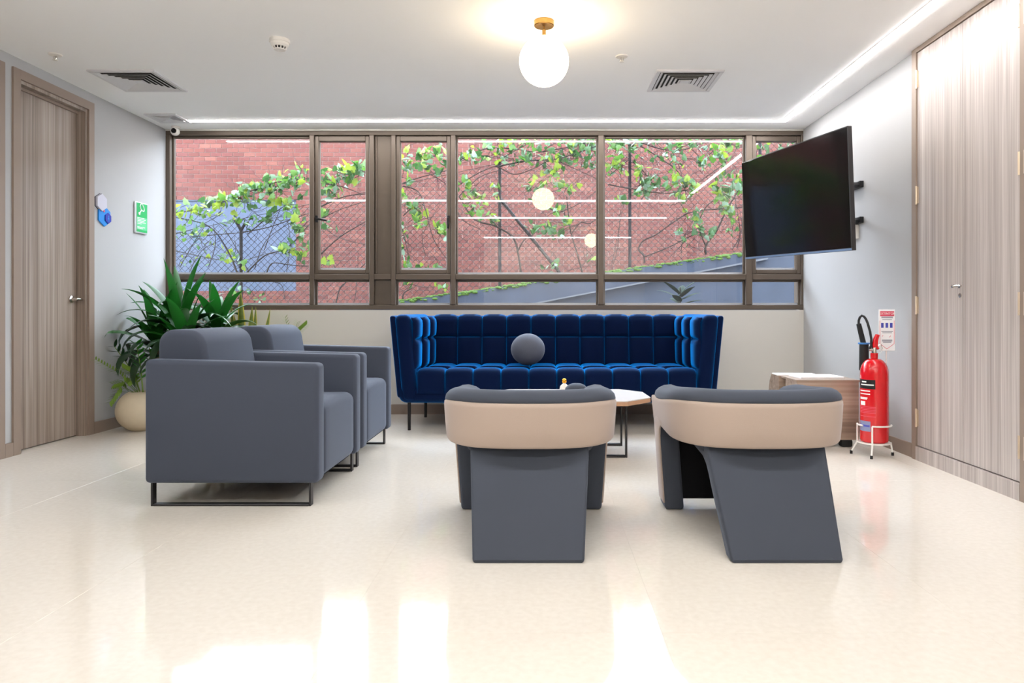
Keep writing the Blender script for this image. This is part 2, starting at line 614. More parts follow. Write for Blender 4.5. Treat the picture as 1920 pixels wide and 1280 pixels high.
def wood_door(name, d, label):
    r = thing(name, (XL, (d[0] + d[1]) / 2, 0), label, 'door', kind='structure')
    hw = (d[1] - d[0]) / 2
    cw = 0.06
    for s in (-1, 1):
        y0, y1 = sorted((s * hw, s * (hw + cw)))
        part('casing', G().box(-0.002, 0.014, y0, y1, 0, DH + cw), M['wood_trim'], r, smooth=False)
        y0, y1 = sorted((s * hw, s * (hw - 0.022)))
        part('jamb', G().box(-TH + 0.03, 0.0, y0, y1, 0, DH), M['wood'], r, smooth=False)
    part('head_casing', G().box(-0.002, 0.0145, -hw, hw, DH, DH + cw), M['wood_trim'], r, smooth=False)
    part('head_jamb', G().box(-TH + 0.03, 0.0, -hw + .022, hw - .022, DH - 0.022, DH), M['wood'], r, smooth=False)
    part('door_stop', G().box(-0.062, -0.045, -hw + .022, hw - .022, DH - 0.04, DH - 0.022), M['wood_trim'], r, smooth=False)
    lf = part('door_leaf', G().rbox(-0.105, -0.062, -hw + .026, hw - .026, 0.006, DH - 0.026, r=0.003, seg=1), M['wood'], r, smooth=False)
    zh = 0.985
    h = part('lever_handle', G().lathe([(0.0001, -0.062), (0.026, -0.062), (0.026, -0.054), (0.014, -0.050), (0.011, -0.02), (0.0001, -0.02)], 20, (0, hw - 0.085, zh), 'X'),
             M['chrome'], lf)
    part('lever', G().tube([(-0.026, hw - 0.085, zh), (-0.022, hw - 0.06, zh), (-0.024, hw - 0.02, zh - .002), (-0.028, hw + 0.012, zh - .004)], [0.010, .010, .0085, .007], 10), M['chrome'], lf)
    return r


wood_door('door_1', D1, 'tall taupe wood door beside the blue hexagon sign')
wood_door('door_2', D2, 'second wooden door, only its frame showing at the picture edge')

# ------------------------------------------------------------------ long window
win = thing('window_1', (0, YF, 0), 'long bronze-framed window across the far wall looking onto brick and vines', 'window', kind='structure')
KW = YF / FPX


def wx(x):
    return (x - CX) * KW


def wz(y):
    return EYE + (CY - y) * KW


FD0, FD1 = 0.006, 0.11       # frame depth
GY = 0.075                   # glass plane


def bar(name, x0, x1, y0, y1, d0=FD0, d1=FD1, m='bronze', parent=win):
    return part(name, G().rbox(wx(x0), wx(x1), d0, d1, wz(y1), wz(y0), r=0.004, seg=1), M[m], parent, smooth=False)


bar('head_rail', 309, 1507.5, 243.5, 253)
bar('sill_rail', 309, 1507.5, 571.5, 580.5)
bar('window_jamb', 309, 318, 253, 571.5)
bar('window_jamb', 1503.0, 1507.3, 253, 571.5, FD0, 0.19)
MUL = [(579.5, 588.5), (692, 701), (733, 741.5), (845, 854), (1121.5, 1132.5), (1399, 1411)]
for a, b in MUL:
    bar('mullion', a, b, 253, 571.5, 0.0, FD1)
bays = [(318, 579.5), (588.5, 692), (741.5, 845), (854, 1121.5), (1132.5, 1399), (1411, 1503.5), (701, 733)]
for a, b in bays:
    bar('transom', a, b, 513.5, 524, 0.002, FD1)


def pane(a, b, t, bt, parent=win, y=GY, nm='pane'):
    p = part(nm, G().box(wx(a), wx(b), y, y + 0.006, wz(bt), wz(t)), M['glass'], parent, smooth=False)
    part('glazing_bead', G().box(wx(a), wx(b), y + .008, y + 0.035, wz(bt), wz(bt - 4.0)), M['bead'], p, smooth=False)
    return p


def stops(a, b, t, bt, y0=0.05, y1=GY):
    """slim glazing stops round a fixed pane"""
    for q in ((a, a + 3, t, bt), (b - 3, b, t, bt), (a + 3, b - 3, t, t + 4)):
        bar('glazing_stop', q[0], q[1], q[2], q[3], y0, y1)


for i, (a, b) in enumerate(bays):
    if i == 6:
        bar('infill_panel', a, b, 253, 513.5, 0.035, 0.06, 'bronze_panel')
        bar('infill_panel', a, b, 524, 571.5, 0.035, 0.06, 'bronze_panel')
        bar('panel_strip', a + 1.5, a + 4.5, 254, 513, 0.02, 0.035, 'bronze')
        continue
    pane(a, b, 524, 571.5)
    stops(a, b, 524, 571.5)
    if i in (1, 2, 5):
        s = thing('sash', (0, 0, 0), 'x', 'x')
        del s['label']
        del s['category']
        s.parent = win
        sw = 7.5
        t, bt = 254, 513
        for q in ((a + .4, a + .4 + sw, t, bt), (b - .4 - sw, b - .4, t, bt)):
            bar('sash_stile', *q, 0.018, 0.085, parent=s)
        for q in ((a + .4 + sw, b - .4 - sw, t, t + 9.5), (a + .4 + sw, b - .4 - sw, bt - 8, bt)):
            bar('sash_rail', *q, 0.018, 0.085, parent=s)
        for q in ((a + 5, a + 9, t + 4.5, bt - 4.5), (b - 9, b - 5, t + 4.5, bt - 4.5)):
            bar('sash_lip', *q, 0.034, 0.06, parent=s)
        pane(a + sw, b - sw, t + 9, bt - 8, s, 0.06)
        if i != 5:
            hx = wx(a + 4.5) if i == 1 else wx(b - 5)
            zc = wz(410)
            hb = G().rbox(hx - .012, hx + .012, 0.004, 0.02, zc - .03, zc + .03, r=.004, seg=1)
            if i == 1:
                hb.rbox(hx - .008, hx + .095, -0.012, 0.004, zc - .009, zc + .009, r=.004, seg=2,
                        fn=lambda v: Vector((v.x, v.y, v.z - (v.x - hx) * 0.16)))
            else:
                hb.rbox(hx - .009, hx + .009, -0.012, 0.004, zc - .085, zc + .01, r=.004, seg=2)
            part('window_handle', hb, M['black'], s)
    else:
        pane(a, b, 253, 513.5)
        stops(a, b, 253, 513.5)

# ------------------------------------------------------------------ built-in closets on the right
def closet(y0, y1, label, far_stile, knob=True):
    """two-leaf closet between depths y0 (near) and y1 (far)"""
    r = thing('built_in_closet', (2.27, y0, 0), label, 'closet', 'built-in closets on the right wall')
    L_ = y1 - y0
    st = 0.05 if far_stile else 0.035
    part('side_panel', G().box(0.0, 0.23, L_ - 0.02, L_ + (0.0), 0.0, ZC), M['wood_trim'], r, smooth=False)
    part('stile', G().box(-0.010, 0.02, L_ - st, L_, 0.0, ZC - 0.001), M['wood_trim'], r, smooth=False)
    part('top_rail', G().box(-0.010, 0.02, 0, L_ - st, ZC - 0.028, ZC - 0.001), M['wood_trim'], r, smooth=False)
    part('plinth', G().box(-0.012, 0.02, 0, L_ - st, 0.0, 0.083), M['wood_light'], r, smooth=False)
    mid = (L_ - st) / 2
    for k, (a, b) in enumerate(((0.004, mid - .001), (mid + .001, L_ - st - 0.003))):
        lf = part('door_leaf', G().rbox(-0.002, 0.018, a, b, 0.088, ZC - 0.031, r=0.0015, seg=1), M['wood_light'], r, smooth=False)
        yh = 0.004 if k == 0 else L_ - st - 0.003
        for z in (0.255, 0.935, 1.60, 2.30):
            h = G().lathe([(0.006, -0.055), (0.006, 0.055)], 8, (-0.010, yh, z))
            h.box(-0.006, 0.0, yh - 0.014, yh + 0.014, z - 0.05, z + 0.05)
            part('hinge', h, M['hinge'], lf, smooth=False)
        if k == 1 and knob:
            kb = part('knob', G().lathe([(0.0001, 0.0), (0.011, 0.0), (0.011, -0.004), (0.005, -0.006), (0.005, -0.028), (0.010, -0.032), (0.010, -0.042), (0.0001, -0.044)], 14, (-0.002, a + 0.03, 1.035), 'X'), M['chrome'], lf)
            part('lever', G().tube([(-0.036, a + 0.03, 1.035), (-0.04, a - 0.01, 1.037), (-0.038, a - 0.045, 1.034)], 0.005, 8), M['chrome'], lf)
            part('keyhole', G().lathe([(0.0001, -0.002), (0.012, -0.002), (0.012, -0.006), (0.0001, -0.007)], 14, (0, a + 0.022, 0.985), 'X'), M['chrome'], lf)
    return r


closet(3.385, 4.375, 'full-height silver-grey wood closet doors beside the fire extinguisher', True)
closet(2.40, 3.384, 'neighbouring wood closet of which only the hinge edge shows at the frame', False)
g = G().box(2.27, 2.30, YN, 2.40, 0, ZC)
tag(part('wall_closet_side', g, M['wall'], smooth=False), 'plain wall continuing past the closets', 'wall', kind='structure')

# ------------------------------------------------------------------ lights of the room
def led_line(name, segs, mat, label, group='light lines on the ceiling', drop=0.018):
    r = thing(name, (0, 0, ZC), label, 'light', group)
    d, c = G(), G()
    for (x0, x1, y0, y1) in segs:
        d.box(x0, x1, y0, y1, -drop, -0.001)  # diffuser hangs below the ceiling, shaped so its sides brighten it
        if x1 - x0 > y1 - y0:
            c.box(x0, x1, y0 - .008, y0, -0.003, -0.0005).box(x0, x1, y1, y1 + .008, -0.003, -0.0005)
        else:
            c.box(x0 - .008, x0, y0, y1, -0.003, -0.0005).box(x1, x1 + .008, y0, y1, -0.003, -0.0005)
    part('diffuser', d, mat, r, smooth=False)
    part('channel', c, M['white_metal'], r, smooth=False)
    return r


led_line('led_line', [(-2.98, 2.04, 5.95, 5.99), (2.00, 2.04, 3.03, 5.95)], M['led'], 'bright white light line along window head turning down the closet side', drop=0.007)
led_line('led_line', [(-3.10, 2.05, 2.38, 2.42)], M['led_back'], 'light line across the ceiling, mirrored in the glass below the hanging globe')
led_line('led_line', [(-1.6, 2.10, 0.51, 0.55)], M['led_back'], 'light line across the ceiling mirrored second lowest in the window glass')
led_line('led_line', [(-1.25, 1.90, -2.73, -2.67)], M['led_back'], 'light line by the far end of the room, lowest in the glass reflection')


def globe_lamp(x, y, label):
    r = thing('globe_lamp', (x, y, ZC), label, 'lamp', 'opal globe ceiling lamps')
    part('ceiling_plate', G().lathe([(0.0001, -0.001), (0.055, -0.001), (0.055, -0.026), (0.052, -0.030), (0.0001, -0.030)], 40), M['brass'], r)
    part('rod', G().tube([(0, 0, -0.03), (0, 0, -0.052)], 0.005, 10).tube([(0, 0, -0.05), (0, 0, -0.088)], 0.011, 14), M['brass'], r)
    part('globe_cap', G().lathe([(0.0001, -0.080), (0.02, -0.081), (0.045, -0.092), (0.043, -0.0945), (0.0001, -0.0835)], 28), M['brass'], r)
    part('globe', G().ball((0, 0, -0.2215), 0.136, 40, 24), M['globe'], r, angle=180)
    return r


globe_lamp(0.009, 3.92, 'glowing white globe lamp on a brass stem under the ceiling')
globe_lamp(0.95, -1.19, 'second globe lamp, seen only as a faint warm disc in the window')

# ------------------------------------------------------------------ ceiling fittings
def diffuser(x, y, s, label, dark=True):
    r = thing('air_vent', (x, y, ZC), label, 'vent', 'ceiling air vents')
    h = s / 2
    fr = G()
    for q in ((-h, h, -h, -h + .03), (-h, h, h - .03, h), (-h, -h + .03, -h + .03, h - .03), (h - .03, h, -h + .03, h - .03)):
        fr.rbox(*q, -0.012, 0.0, r=.003, seg=1)
    part('vent_frame', fr, M['vent'], r, smooth=False)
    part('backing', G().box(-h + .02, h - .02, -h + .02, h - .02, -0.002, -0.0005), M['vent_dark'] if dark else M['vent'], r, smooth=False)  # where dark, its colour stands in for the shade inside the slits
    n = 6
    for k in range(n):
        a = h - .034 - k * (h - .05) / n
        b = a - (h - .05) / n * 0.62
        g = G()
        z0, z1 = -0.010, -0.003 - 0.0
        o_ = [(-a, -a), (a, -a), (a, a), (-a, a)]
        i_ = [(-b, -b), (b, -b), (b, b), (-b, b)]
        vs = [(p[0], p[1], z1 - .0015) for p in i_] + [(p[0], p[1], z0 - .002) for p in o_] + [(p[0], p[1], z1) for p in i_] + [(p[0], p[1], z0) for p in o_]
        fs = []
        for j in range(4):
            j2 = (j + 1) % 4
            fs += [(j, j2, 4 + j2, 4 + j), (8 + j, 12 + j, 12 + j2, 8 + j2), (j, 8 + j, 8 + j2, j2), (4 + j, 4 + j2, 12 + j2, 12 + j)]
        part('louvre', g.add(vs, fs), M['vent'], r, smooth=False)
    part('core_plate', G().rbox(-.03, .03, -.03, .03, -0.012, -0.004, r=.002, seg=1), M['vent'], r, smooth=False)
    return r


diffuser(0.978, 4.93 - .0, 0.45, 'square louvred air vent near the globe lamp')
diffuser(-2.78, 4.93, 0.45, 'square louvred air vent above the wooden door side')
diffuser(-3.08, 5.88, 0.26, 'small pale ceiling grille beside the security camera', dark=False)

r = thing('smoke_detector', (-1.54, 4.19, ZC), 'round cream smoke detector on the ceiling', 'smoke detector')
part('base', G().lathe([(0.0001, 0), (0.058, 0), (0.058, -0.018), (0.055, -0.02), (0.0001, -0.02)], 32), M['white_plastic'], r)
part('housing', G().lathe([(0.0001, -0.02), (0.052, -0.02), (0.05, -0.032), (0.040, -0.042), (0.0001, -0.042)], 32), M['white_plastic'], r)
part('sensor_chamber', G().lathe([(0.0001, -0.042), (0.034, -0.042), (0.028, -0.058), (0.0001, -0.058)], 24), M['vent_dark'], r)
for k in range(12):
    t = 2 * PI * k / 12
    part('grille_rib', G().tube([(0.039 * math.cos(t), 0.039 * math.sin(t), -0.041), (0.033 * math.cos(t), 0.033 * math.sin(t), -0.058)], 0.003, 6), M['white_plastic'], r)
part('sensor_cap', G().lathe([(0.0001, -0.056), (0.034, -0.056), (0.032, -0.061), (0.0001, -0.063)], 24), M['white_plastic'], r)


def sprinkler(x, y, label):
    r = thing('sprinkler', (x, y, ZC), label, 'sprinkler', 'ceiling fire sprinklers')
    part('escutcheon', G().lathe([(0.0001, 0), (0.040, 0), (0.036, -0.006), (0.012, -0.009), (0.0001, -0.009)], 24), M['white_plastic'], r)
    part('frame', G().tube([(-.008, 0, -.009), (-.011, 0, -.02), (-.004, 0, -.032)], 0.003, 6).tube([(.008, 0, -.009), (.011, 0, -.02), (.004, 0, -.032)], 0.003, 6).tube([(0, 0, -.009), (0, 0, -.034)], .004, 8), M['chrome'], r)
    part('deflector', G().lathe([(0.0001, -.034), (0.015, -.034), (0.015, -.036), (0.0001, -.037)], 16), M['white_plastic'], r)


sprinkler(-3.02, 4.43, 'small fire sprinkler above the wooden doors')
sprinkler(0.495, 4.46, 'small fire sprinkler between globe lamp and air vent')

r = thing('security_camera', (-3.16, 6.16, ZC), 'small white security camera in the corner above the window', 'camera')
part('base', G().lathe([(0.0001, 0), (0.035, 0), (0.035, -0.012), (0.020, -0.018), (0.0001, -0.018)], 24), M['white_plastic'], r)
cb = part('camera_body', G().ball((0, -0.01, -0.045), 0.037, 24, 16), M['white_plastic'], r, angle=180)
part('camera_lens', G().lathe([(0.0001, -0.03), (0.021, -0.03), (0.021, -0.039), (0.0001, -0.0395)], 20, (0.006, -0.012, -0.047), 'Y'), M['lens'], cb)

# ------------------------------------------------------------------ blue velvet sofa
SX, SY = 0.108, 5.78
sofa = thing('sofa', (SX, SY, 0), 'long royal blue velvet sofa with square tufting under the window', 'sofa')
V = M['velvet']


def flare(v):
    """sides lean outwards towards the top"""
    k = (v.z - 0.2) / 0.66
    return Vector((v.x * (0.95 + 0.05 * k), v.y, v.z))


# outer shell: two sides and a back
g = G()
for s in (-1, 1):
    x0, x1 = sorted((s * 1.215, s * 1.262))
    g.rbox(x0, x1, -0.40, 0.40, 0.245, 0.865, r=0.02, seg=3, fn=flare)
g.rbox(-1.24, 1.24, 0.345, 0.40, 0.205, 0.86, r=0.02, seg=3, fn=flare)
part('outer_shell', g, V, sofa)
part('base_rail', G().rbox(-1.255, 1.255, -0.415, 0.38, 0.205, 0.34, r=0.06, seg=5, fn=flare), V, sofa)
for s in (-1, 1):
    x0, x1 = sorted((s * 1.10, s * 1.222))
    part('arm', G().rbox(x0, x1, -0.425, 0.36, 0.222, 0.873, r=0.045, seg=5, fn=lambda v: Vector((flare(v).x - s * 0.07 * max(0, (v.y + .1)) * (1 if abs(v.x) < 1.16 else 0), v.y, v.z))), V, sofa)
part('back_core', G().rbox(-1.12, 1.12, 0.16, 0.36, 0.3, 0.86, r=0.03, seg=3, fn=lambda v: Vector((v.x, v.y + (v.z - 0.45) * 0.06, v.z))), V, sofa)
part('seat_core', G().rbox(-1.08, 1.08, -0.36, 0.2, 0.3, 0.44, r=0.02, seg=2), V, sofa)


def pad_mesh(name, prof, width, t, mat, n=10):
    """tufted pad: prof = list of (point(y,z), normal(y,z)); width along x; puffed by t"""
    us = [-math.cos(PI * k / n) for k in range(n + 1)]
    m = len(prof) - 1
    vs, fs = [], []
    for j, (p, nn) in enumerate(prof):
        v = -1 + 2 * j / m
        for u in us:
            h = t * math.sqrt(max(0, (1 - abs(u) ** 4) * (1 - abs(v) ** 6)))
            vs.append((u * width / 2, p[0] + nn[0] * h, p[1] + nn[1] * h))
    for j in range(m):
        for k in range(n):
            a = j * (n + 1) + k
            fs.append((a, a + 1, a + n + 2, a + n + 1))
    o = len(vs)
    # flat back so the pad has thickness
    for j, (p, nn) in enumerate(prof):
        for u in (-1, 1):
            vs.append((u * width / 2, p[0] - nn[0] * 0.012, p[1] - nn[1] * 0.012))
    for j in range(m):
        a = o + 2 * j
        fs.append((a, a + 2, a + 3, a + 1))
        fs.append((j * (n + 1), (j + 1) * (n + 1), a + 2, a))
        fs.append((j * (n + 1) + n, a + 1, a + 3, (j + 1) * (n + 1) + n))
    return G().add(vs, fs).mesh(name, mat, True, 60)


def spaced(n):
    return [0.5 - 0.5 * math.cos(PI * k / n) for k in range(n + 1)]


def straight(p0, p1, nrm, n=9):
    return [((p0[0] + (p1[0] - p0[0]) * t, p0[1] + (p1[1] - p0[1]) * t), nrm) for t in spaced(n)]


NC = 10
CWID = 2.03 / NC
bn = (-0.998, -0.06)
up_prof = straight((0.155, 0.688), (0.166, 0.845), (-0.997, 0.06), 9)
# the upper pads roll over the top edge
up_prof = []
for k in range(12):
    s_ = k / 11
    if s_ < 0.72:
        up_prof.append(((0.155 + 0.010 * s_, 0.688 + s_ / 0.72 * 0.135), (-1.0, 0.0)))
    else:
        a = (s_ - 0.72) / 0.28 * PI / 2
        up_prof.append(((0.162 + 0.045 * (1 - math.cos(a)), 0.823 + 0.03 * math.sin(a)), (-math.cos(a), math.sin(a))))
mu = pad_mesh('back_pad', up_prof, CWID, 0.034, V)
ml = pad_mesh('back_pad', straight((0.128, 0.455), (0.152, 0.688), (-0.996, 0.09), 9), CWID, 0.034, V)
mr = pad_mesh('seat_pad', straight((0.13, 0.442), (-0.23, 0.446), (0, 1), 9), CWID, 0.032, V)
fp = []
for k in range(15):
    s_ = k / 14
    if s_ < 0.36:
        fp.append(((-0.23 - 0.15 * s_ / 0.36, 0.446), (0, 1)))
    elif s_ < 0.6:
        a = (s_ - 0.36) / 0.24 * PI / 2
        fp.append(((-0.38 - 0.035 * math.sin(a), 0.446 - 0.035 * (1 - math.cos(a))), (-math.sin(a), math.cos(a))))
    else:
        fp.append(((-0.415 - .008 * (s_ - .6) / .4, 0.411 - (s_ - 0.6) / 0.4 * 0.13), (-1, 0)))
mf = pad_mesh('seat_front_pad', fp, CWID * 1.02, 0.026, V)
for c in range(NC):
    xc = -1.015 + CWID * (c + 0.5)
    put('back_pad', mu, sofa, (xc, 0, 0))
    put('back_pad', ml, sofa, (xc, 0, 0))
    put('seat_pad', mr, sofa, (xc, 0, 0))
    put('seat_front_pad', mf, sofa, (xc * 1.035, 0, 0))
# arm pads on the inner faces: three columns, two rows
for s in (-1, 1):
    for c, (ya, yb) in enumerate(((-0.40, -0.19), (-0.19, -0.01), (-0.01, 0.15))):
        for (za, zb) in ((0.455, 0.688), (0.688, 0.852)):
            wd = yb - ya
            roll = []
            for k in range(11):
                t = k / 10
                z = za + (zb - za) * t
                a = max(0, (z - 0.81) / 0.045) * PI / 2 if zb > 0.8 else 0
                a = min(a, PI / 2)
                roll.append(((0.03 * (1 - math.cos(a)) - 0.02 * (z - .455), z), (-math.cos(a), math.sin(a))))
            pmh = pad_mesh('arm_pad', roll, wd, 0.034, V)
            yc = (ya + yb) / 2
            xi = 1.092 - 0.085 * (yc + 0.40) / 0.55
            o = put('arm_pad', pmh, sofa, (s * xi, yc, 0), (0, 0, -s * PI / 2 + s * 0.15 * 0))
for sx in (-1, 1):
    for sy in (-0.375, 0.29):
        part('leg', G().lathe([(0.0001, 0), (0.012, 0), (0.013, 0.21), (0.0001, 0.21)], 14, (sx * (1.115 if sy < 0 else 1.10), sy, 0)), M['black'], sofa)
part('leg', G().lathe([(0.0001, 0), (0.012, 0), (0.013, 0.21), (0.0001, 0.21)], 14, (0, 0.29, 0)), M['black'], sofa)


def knit_ball(loc, r, label):
    o = part('ball_cushion', G().ball((0, 0, 0), r, 40, 24, sq=(1.0, 1.0, 0.93)), M['ball'], angle=180, loc=loc)
    tag(o, label, 'cushion')


knit_ball((-0.114, 5.63, 0.475 + 0.124), 0.134, 'round grey ball cushion resting on the blue sofa')

# ------------------------------------------------------------------ slate armchairs
def make_armchair():
    r = thing('armchair', (-1.43, 3.67, 0), 'slate grey box armchair nearest the camera with sled legs', 'armchair', 'pair of slate grey armchairs')
    F = M['grey_fabric']

    def slope(v):
        return Vector((v.x, v.y, v.z + (0.010 - 0.02 * (v.x + 0.4) / 0.8) * (1 if v.z > 0.4 else 0)))
    for s in (-1, 1):
        y0, y1 = sorted((s * 0.285, s * 0.39))
        part('arm', G().rbox(-0.40, 0.40, y0, y1, 0.107, 0.668, r=0.022, seg=4, fn=slope), F, r)
    prof = [(-0.395, 0.12), (-0.397, 0.70)]
    for k in range(7):
        a = PI - PI / 2 * k / 6
        prof.append((-0.327 + 0.07 * math.cos(a), 0.742 + 0.07 * math.sin(a)))
    for k in range(1, 8):
        a = PI / 2 - PI / 2 * 0.9 * k / 7
        prof.append((-0.255 + 0.085 * math.cos(a), 0.727 + 0.085 * math.sin(a)))
    prof += [(-0.148, 0.60), (-0.13, 0.42), (-0.13, 0.12)]
    part('backrest', G().prism(prof, -0.283, 0.283, 'Y', bevel=0.028, seg=4), F, r, angle=50)

    def crown(v):
        k = max(0, 1 - (v.y / 0.28) ** 2) * max(0, min(1, (v.z - 0.3) / 0.12))
        return Vector((v.x, v.y, v.z + 0.022 * k))
    b = bmesh.new()
    bmesh.ops.create_cube(b, size=1)
    for v in b.verts:
        v.co = (0.132 + v.co.x * 0.525, v.co.y * 0.566, 0.28 + v.co.z * 0.345)
    bmesh.ops.bevel(b, geom=b.edges[:], offset=0.045, segments=5, affect='EDGES', profile=0.5)
    bmesh.ops.subdivide_edges(b, edges=[e for e in b.edges if abs(e.verts[0].co.y - e.verts[1].co.y) > 0.3], cuts=7, use_grid_fill=True)
    for v in b.verts:
        v.co = crown(v.co)
    part('seat_cushion', G().bm(b), F, r)
    part('underframe', G().rbox(-0.36, 0.36, -0.30, 0.30, 0.096, 0.135, r=.005, seg=1), M['apron'], r, smooth=False)
    for s in (-1, 1):
        y0, y1 = s * 0.355 - 0.018, s * 0.355 + 0.018
        g = G().rbox(-0.378, -0.368, y0, y1, 0.0, 0.112, r=.002, seg=1).rbox(0.352, 0.362, y0, y1, 0.0, 0.112, r=.002, seg=1)
        g.rbox(-0.368, 0.352, y0, y1, 0.0, 0.010, r=.002, seg=1)
        part('sled_leg', g, M['darkmetal'], r, smooth=False)
    return r


ac = make_armchair()
a2 = copy_tree(ac)
a2.location = (-1.43, 4.495, 0)
a2['label'] = 'slate grey box armchair standing between the nearer one and the blue sofa'

# ------------------------------------------------------------------ tub chairs
def make_tub(loc, label):
    r = thing('tub_chair', loc, label, 'armchair', 'pair of beige-banded tub chairs')
    T, B = M['tub_fabric'], M['beige_fabric']
    # horseshoe path (outer line), from front-left round the back to front-right
    path = []
    W, D = 0.345, 0.30
    fy = 0.34
    for k in range(6):
        path.append((-W, fy - (fy - 0.02) * k / 6))
    ne = 2.0 / 2.7
    for k in range(29):
        a = PI + PI * k / 28
        c_, s_ = math.cos(a), math.sin(a)
        path.append((W * math.copysign(abs(c_) ** ne, c_), 0.02 - (D + 0.02) * abs(s_) ** ne))
    for k in range(1, 7):
        path.append((W, 0.02 + (fy - 0.02) * k / 6))
    n = len(path)

    def nrm(i):
        a, b = path[max(i - 1, 0)], path[min(i + 1, n - 1)]
        t = Vector((b[0] - a[0], b[1] - a[1])).normalized()
        return Vector((t.y, -t.x))

    def sweep(sec, i0=0, i1=n - 1, taper=None):
        vs, fs = [], []
        m = len(sec(0))
        for i in range(i0, i1 + 1):
            nn = nrm(i)
            for (d, z) in sec(i):
                vs.append((path[i][0] + nn.x * d, path[i][1] + nn.y * d, z))
        k = i1 - i0 + 1
        for i in range(k - 1):
            for j in range(m):
                j2 = (j + 1) % m
                fs.append((i * m + j, i * m + j2, (i + 1) * m + j2, (i + 1) * m + j))
        fs.append(tuple(range(m)))
        fs.append(tuple((k - 1) * m + j for j in reversed(range(m))))
        return G().add(vs, fs)

    def back(i):       # 0 at the arm fronts, 1 at the middle of the back
        return max(0.0, min(1.0, (0.25 - path[i][1]) / 0.5))

    def inner(i):
        q = back(i)
        end = min(i, n - 1 - i)
        e = 0.0 if end == 0 else (0.6 if end == 1 else 1.0)
        sm = q * q * (3 - 2 * q)
        top = 0.566 + 0.028 * sm
        zt = 0.506 + 0.042 * sm
        th = 0.088 + 0.012 * (1 - q)
        zz = (top - 0.016 * (1 - e))
        oo = 0.013 - 0.012 * (1 - e)
        pts = [(-0.012, 0.388), (-0.012, zt - 0.004), (oo - .004, zt - 0.002)]
        for k in range(8):
            a = PI * 0.94 * k / 7
            pts.append(((oo - 0.012 - th) / 2 + (oo + 0.012 + th) / 2 * math.cos(a), zt + 0.004 + (zz - zt - .004) * math.sin(a)))
        pts += [(-0.012 - th + 0.014 * (1 - e), zt - 0.03), (-0.012 - th + 0.014 * (1 - e), 0.388)]
        return pts

    part('inner_padding', sweep(inner), T, r, angle=60)

    def band(i):
        q = back(i)
        zt = 0.506 + 0.042 * q * q * (3 - 2 * q)
        zb = 0.392 - 0.016 * q
        return [(-0.010, zb), (-0.006, zb - 0.004), (0.0, zb - 0.003), (0.006, zb + 0.006), (0.011, zb + 0.06), (0.016, zt - 0.02), (0.015, zt - 0.004), (0.010, zt), (-0.010, zt)]
    part('back_band', sweep(band), B, r, angle=50)
    # front legs: padded posts with a beige outer skin
    for s in (-1, 1):
        def lean(v):
            return Vector((v.x - s * 0.03 * (1 - min(1, v.z / 0.42)), v.y, v.z))
        x0, x1 = sorted((s * 0.262, s * 0.348))
        lg = part('leg', G().rbox(x0, x1, 0.205, 0.345, 0.0, 0.42, r=0.014, seg=3, fn=lean), T, r)
        x0, x1 = sorted((s * 0.345, s * 0.354))
        sk = [(0.214, 0.03), (0.336, 0.03), (0.338, 0.45), (0.10, 0.45), (0.10, 0.398), (0.160, 0.388), (0.190, 0.370), (0.208, 0.335), (0.213, 0.30)]
        part('leg_cover', G().prism(sk, x0, x1, 'X', bevel=0.004, seg=2, fn=lean), B, lg)
    b = G().rbox(-0.256, 0.256, -0.20, 0.335, 0.335, 0.412, r=0.04, seg=4)
    part('seat', b, T, r)
    part('apron', G().rbox(-0.275, 0.275, 0.225, 0.30, 0.045, 0.33, r=0.008, seg=1), M['apron'], r, smooth=False)
    # single broad rear leg sweeping back to the floor
    pf = [(0.10, 0.400), (-0.185, 0.402), (-0.212, 0.392), (-0.238, 0.365), (-0.480, 0.012), (-0.475, 0.0), (-0.405, 0.0), (-0.395, 0.008), (-0.245, 0.215), (-0.222, 0.255), (-0.190, 0.290), (-0.140, 0.312), (0.10, 0.330)]

    def wid(v):
        k = max(0, min(1, v.z / 0.40))
        return Vector((v.x * (0.200 + 0.036 * k) / 0.236, v.y, v.z))
    part('rear_leg', G().prism(pf, -0.236, 0.236, 'X', bevel=0.012, seg=3, fn=wid), T, r, angle=40)
    return r


make_tub((-0.05, 3.03, 0), 'tub chair with beige back band directly before the coffee table')
make_tub((0.875, 3.03, 0), 'tub chair with beige back band standing near the fire extinguisher')

# ------------------------------------------------------------------ coffee table
ct = thing('coffee_table', (0.15, 4.62, 0), 'low octagonal coffee table with white top and dark steel frame', 'table')
po = [(-0.36, -0.32), (0.36, -0.32), (0.53, -0.13), (0.52, 0.16), (0.38, 0.33), (-0.38, 0.33), (-0.52, 0.16), (-0.53, -0.13)]
part('table_top', G().prism(po, 0.352, 0.360, 'Z', bevel=0.002, seg=1), M['table_top'], ct, smooth=False)
part('wood_edge', G().prism(po, 0.328, 0.352, 'Z', bevel=0.001, seg=1), M['wood_edge'], ct, smooth=False)
for yy, hx in ((-0.215, 0.372), (0.175, 0.385)):
    g = G()
    for s in (-1, 1):
        x0, x1 = sorted((s * hx, s * (hx - 0.012)))
        g.rbox(x0, x1, yy - 0.02, yy + 0.02, 0.0, 0.328, r=.002, seg=1)
    g.rbox(-hx + .012, hx - .012, yy - 0.02, yy + 0.02, 0.0, 0.012, r=.002, seg=1)
    g.rbox(-hx + .012, hx - .012, yy - 0.02, yy + 0.02, 0.316, 0.328, r=.002, seg=1)
    part('leg_frame', g, M['darkmetal'], ct, smooth=False)
o = part('stone_ornament', G().lathe([(0.0001, 0.0), (0.045, 0.0), (0.062, 0.008), (0.074, 0.026), (0.075, 0.042), (0.068, 0.062), (0.052, 0.078), (0.030, 0.088), (0.0001, 0.091)], 32), M['tub_fabric'], loc=(0.212, 4.46, 0.360), angle=80)
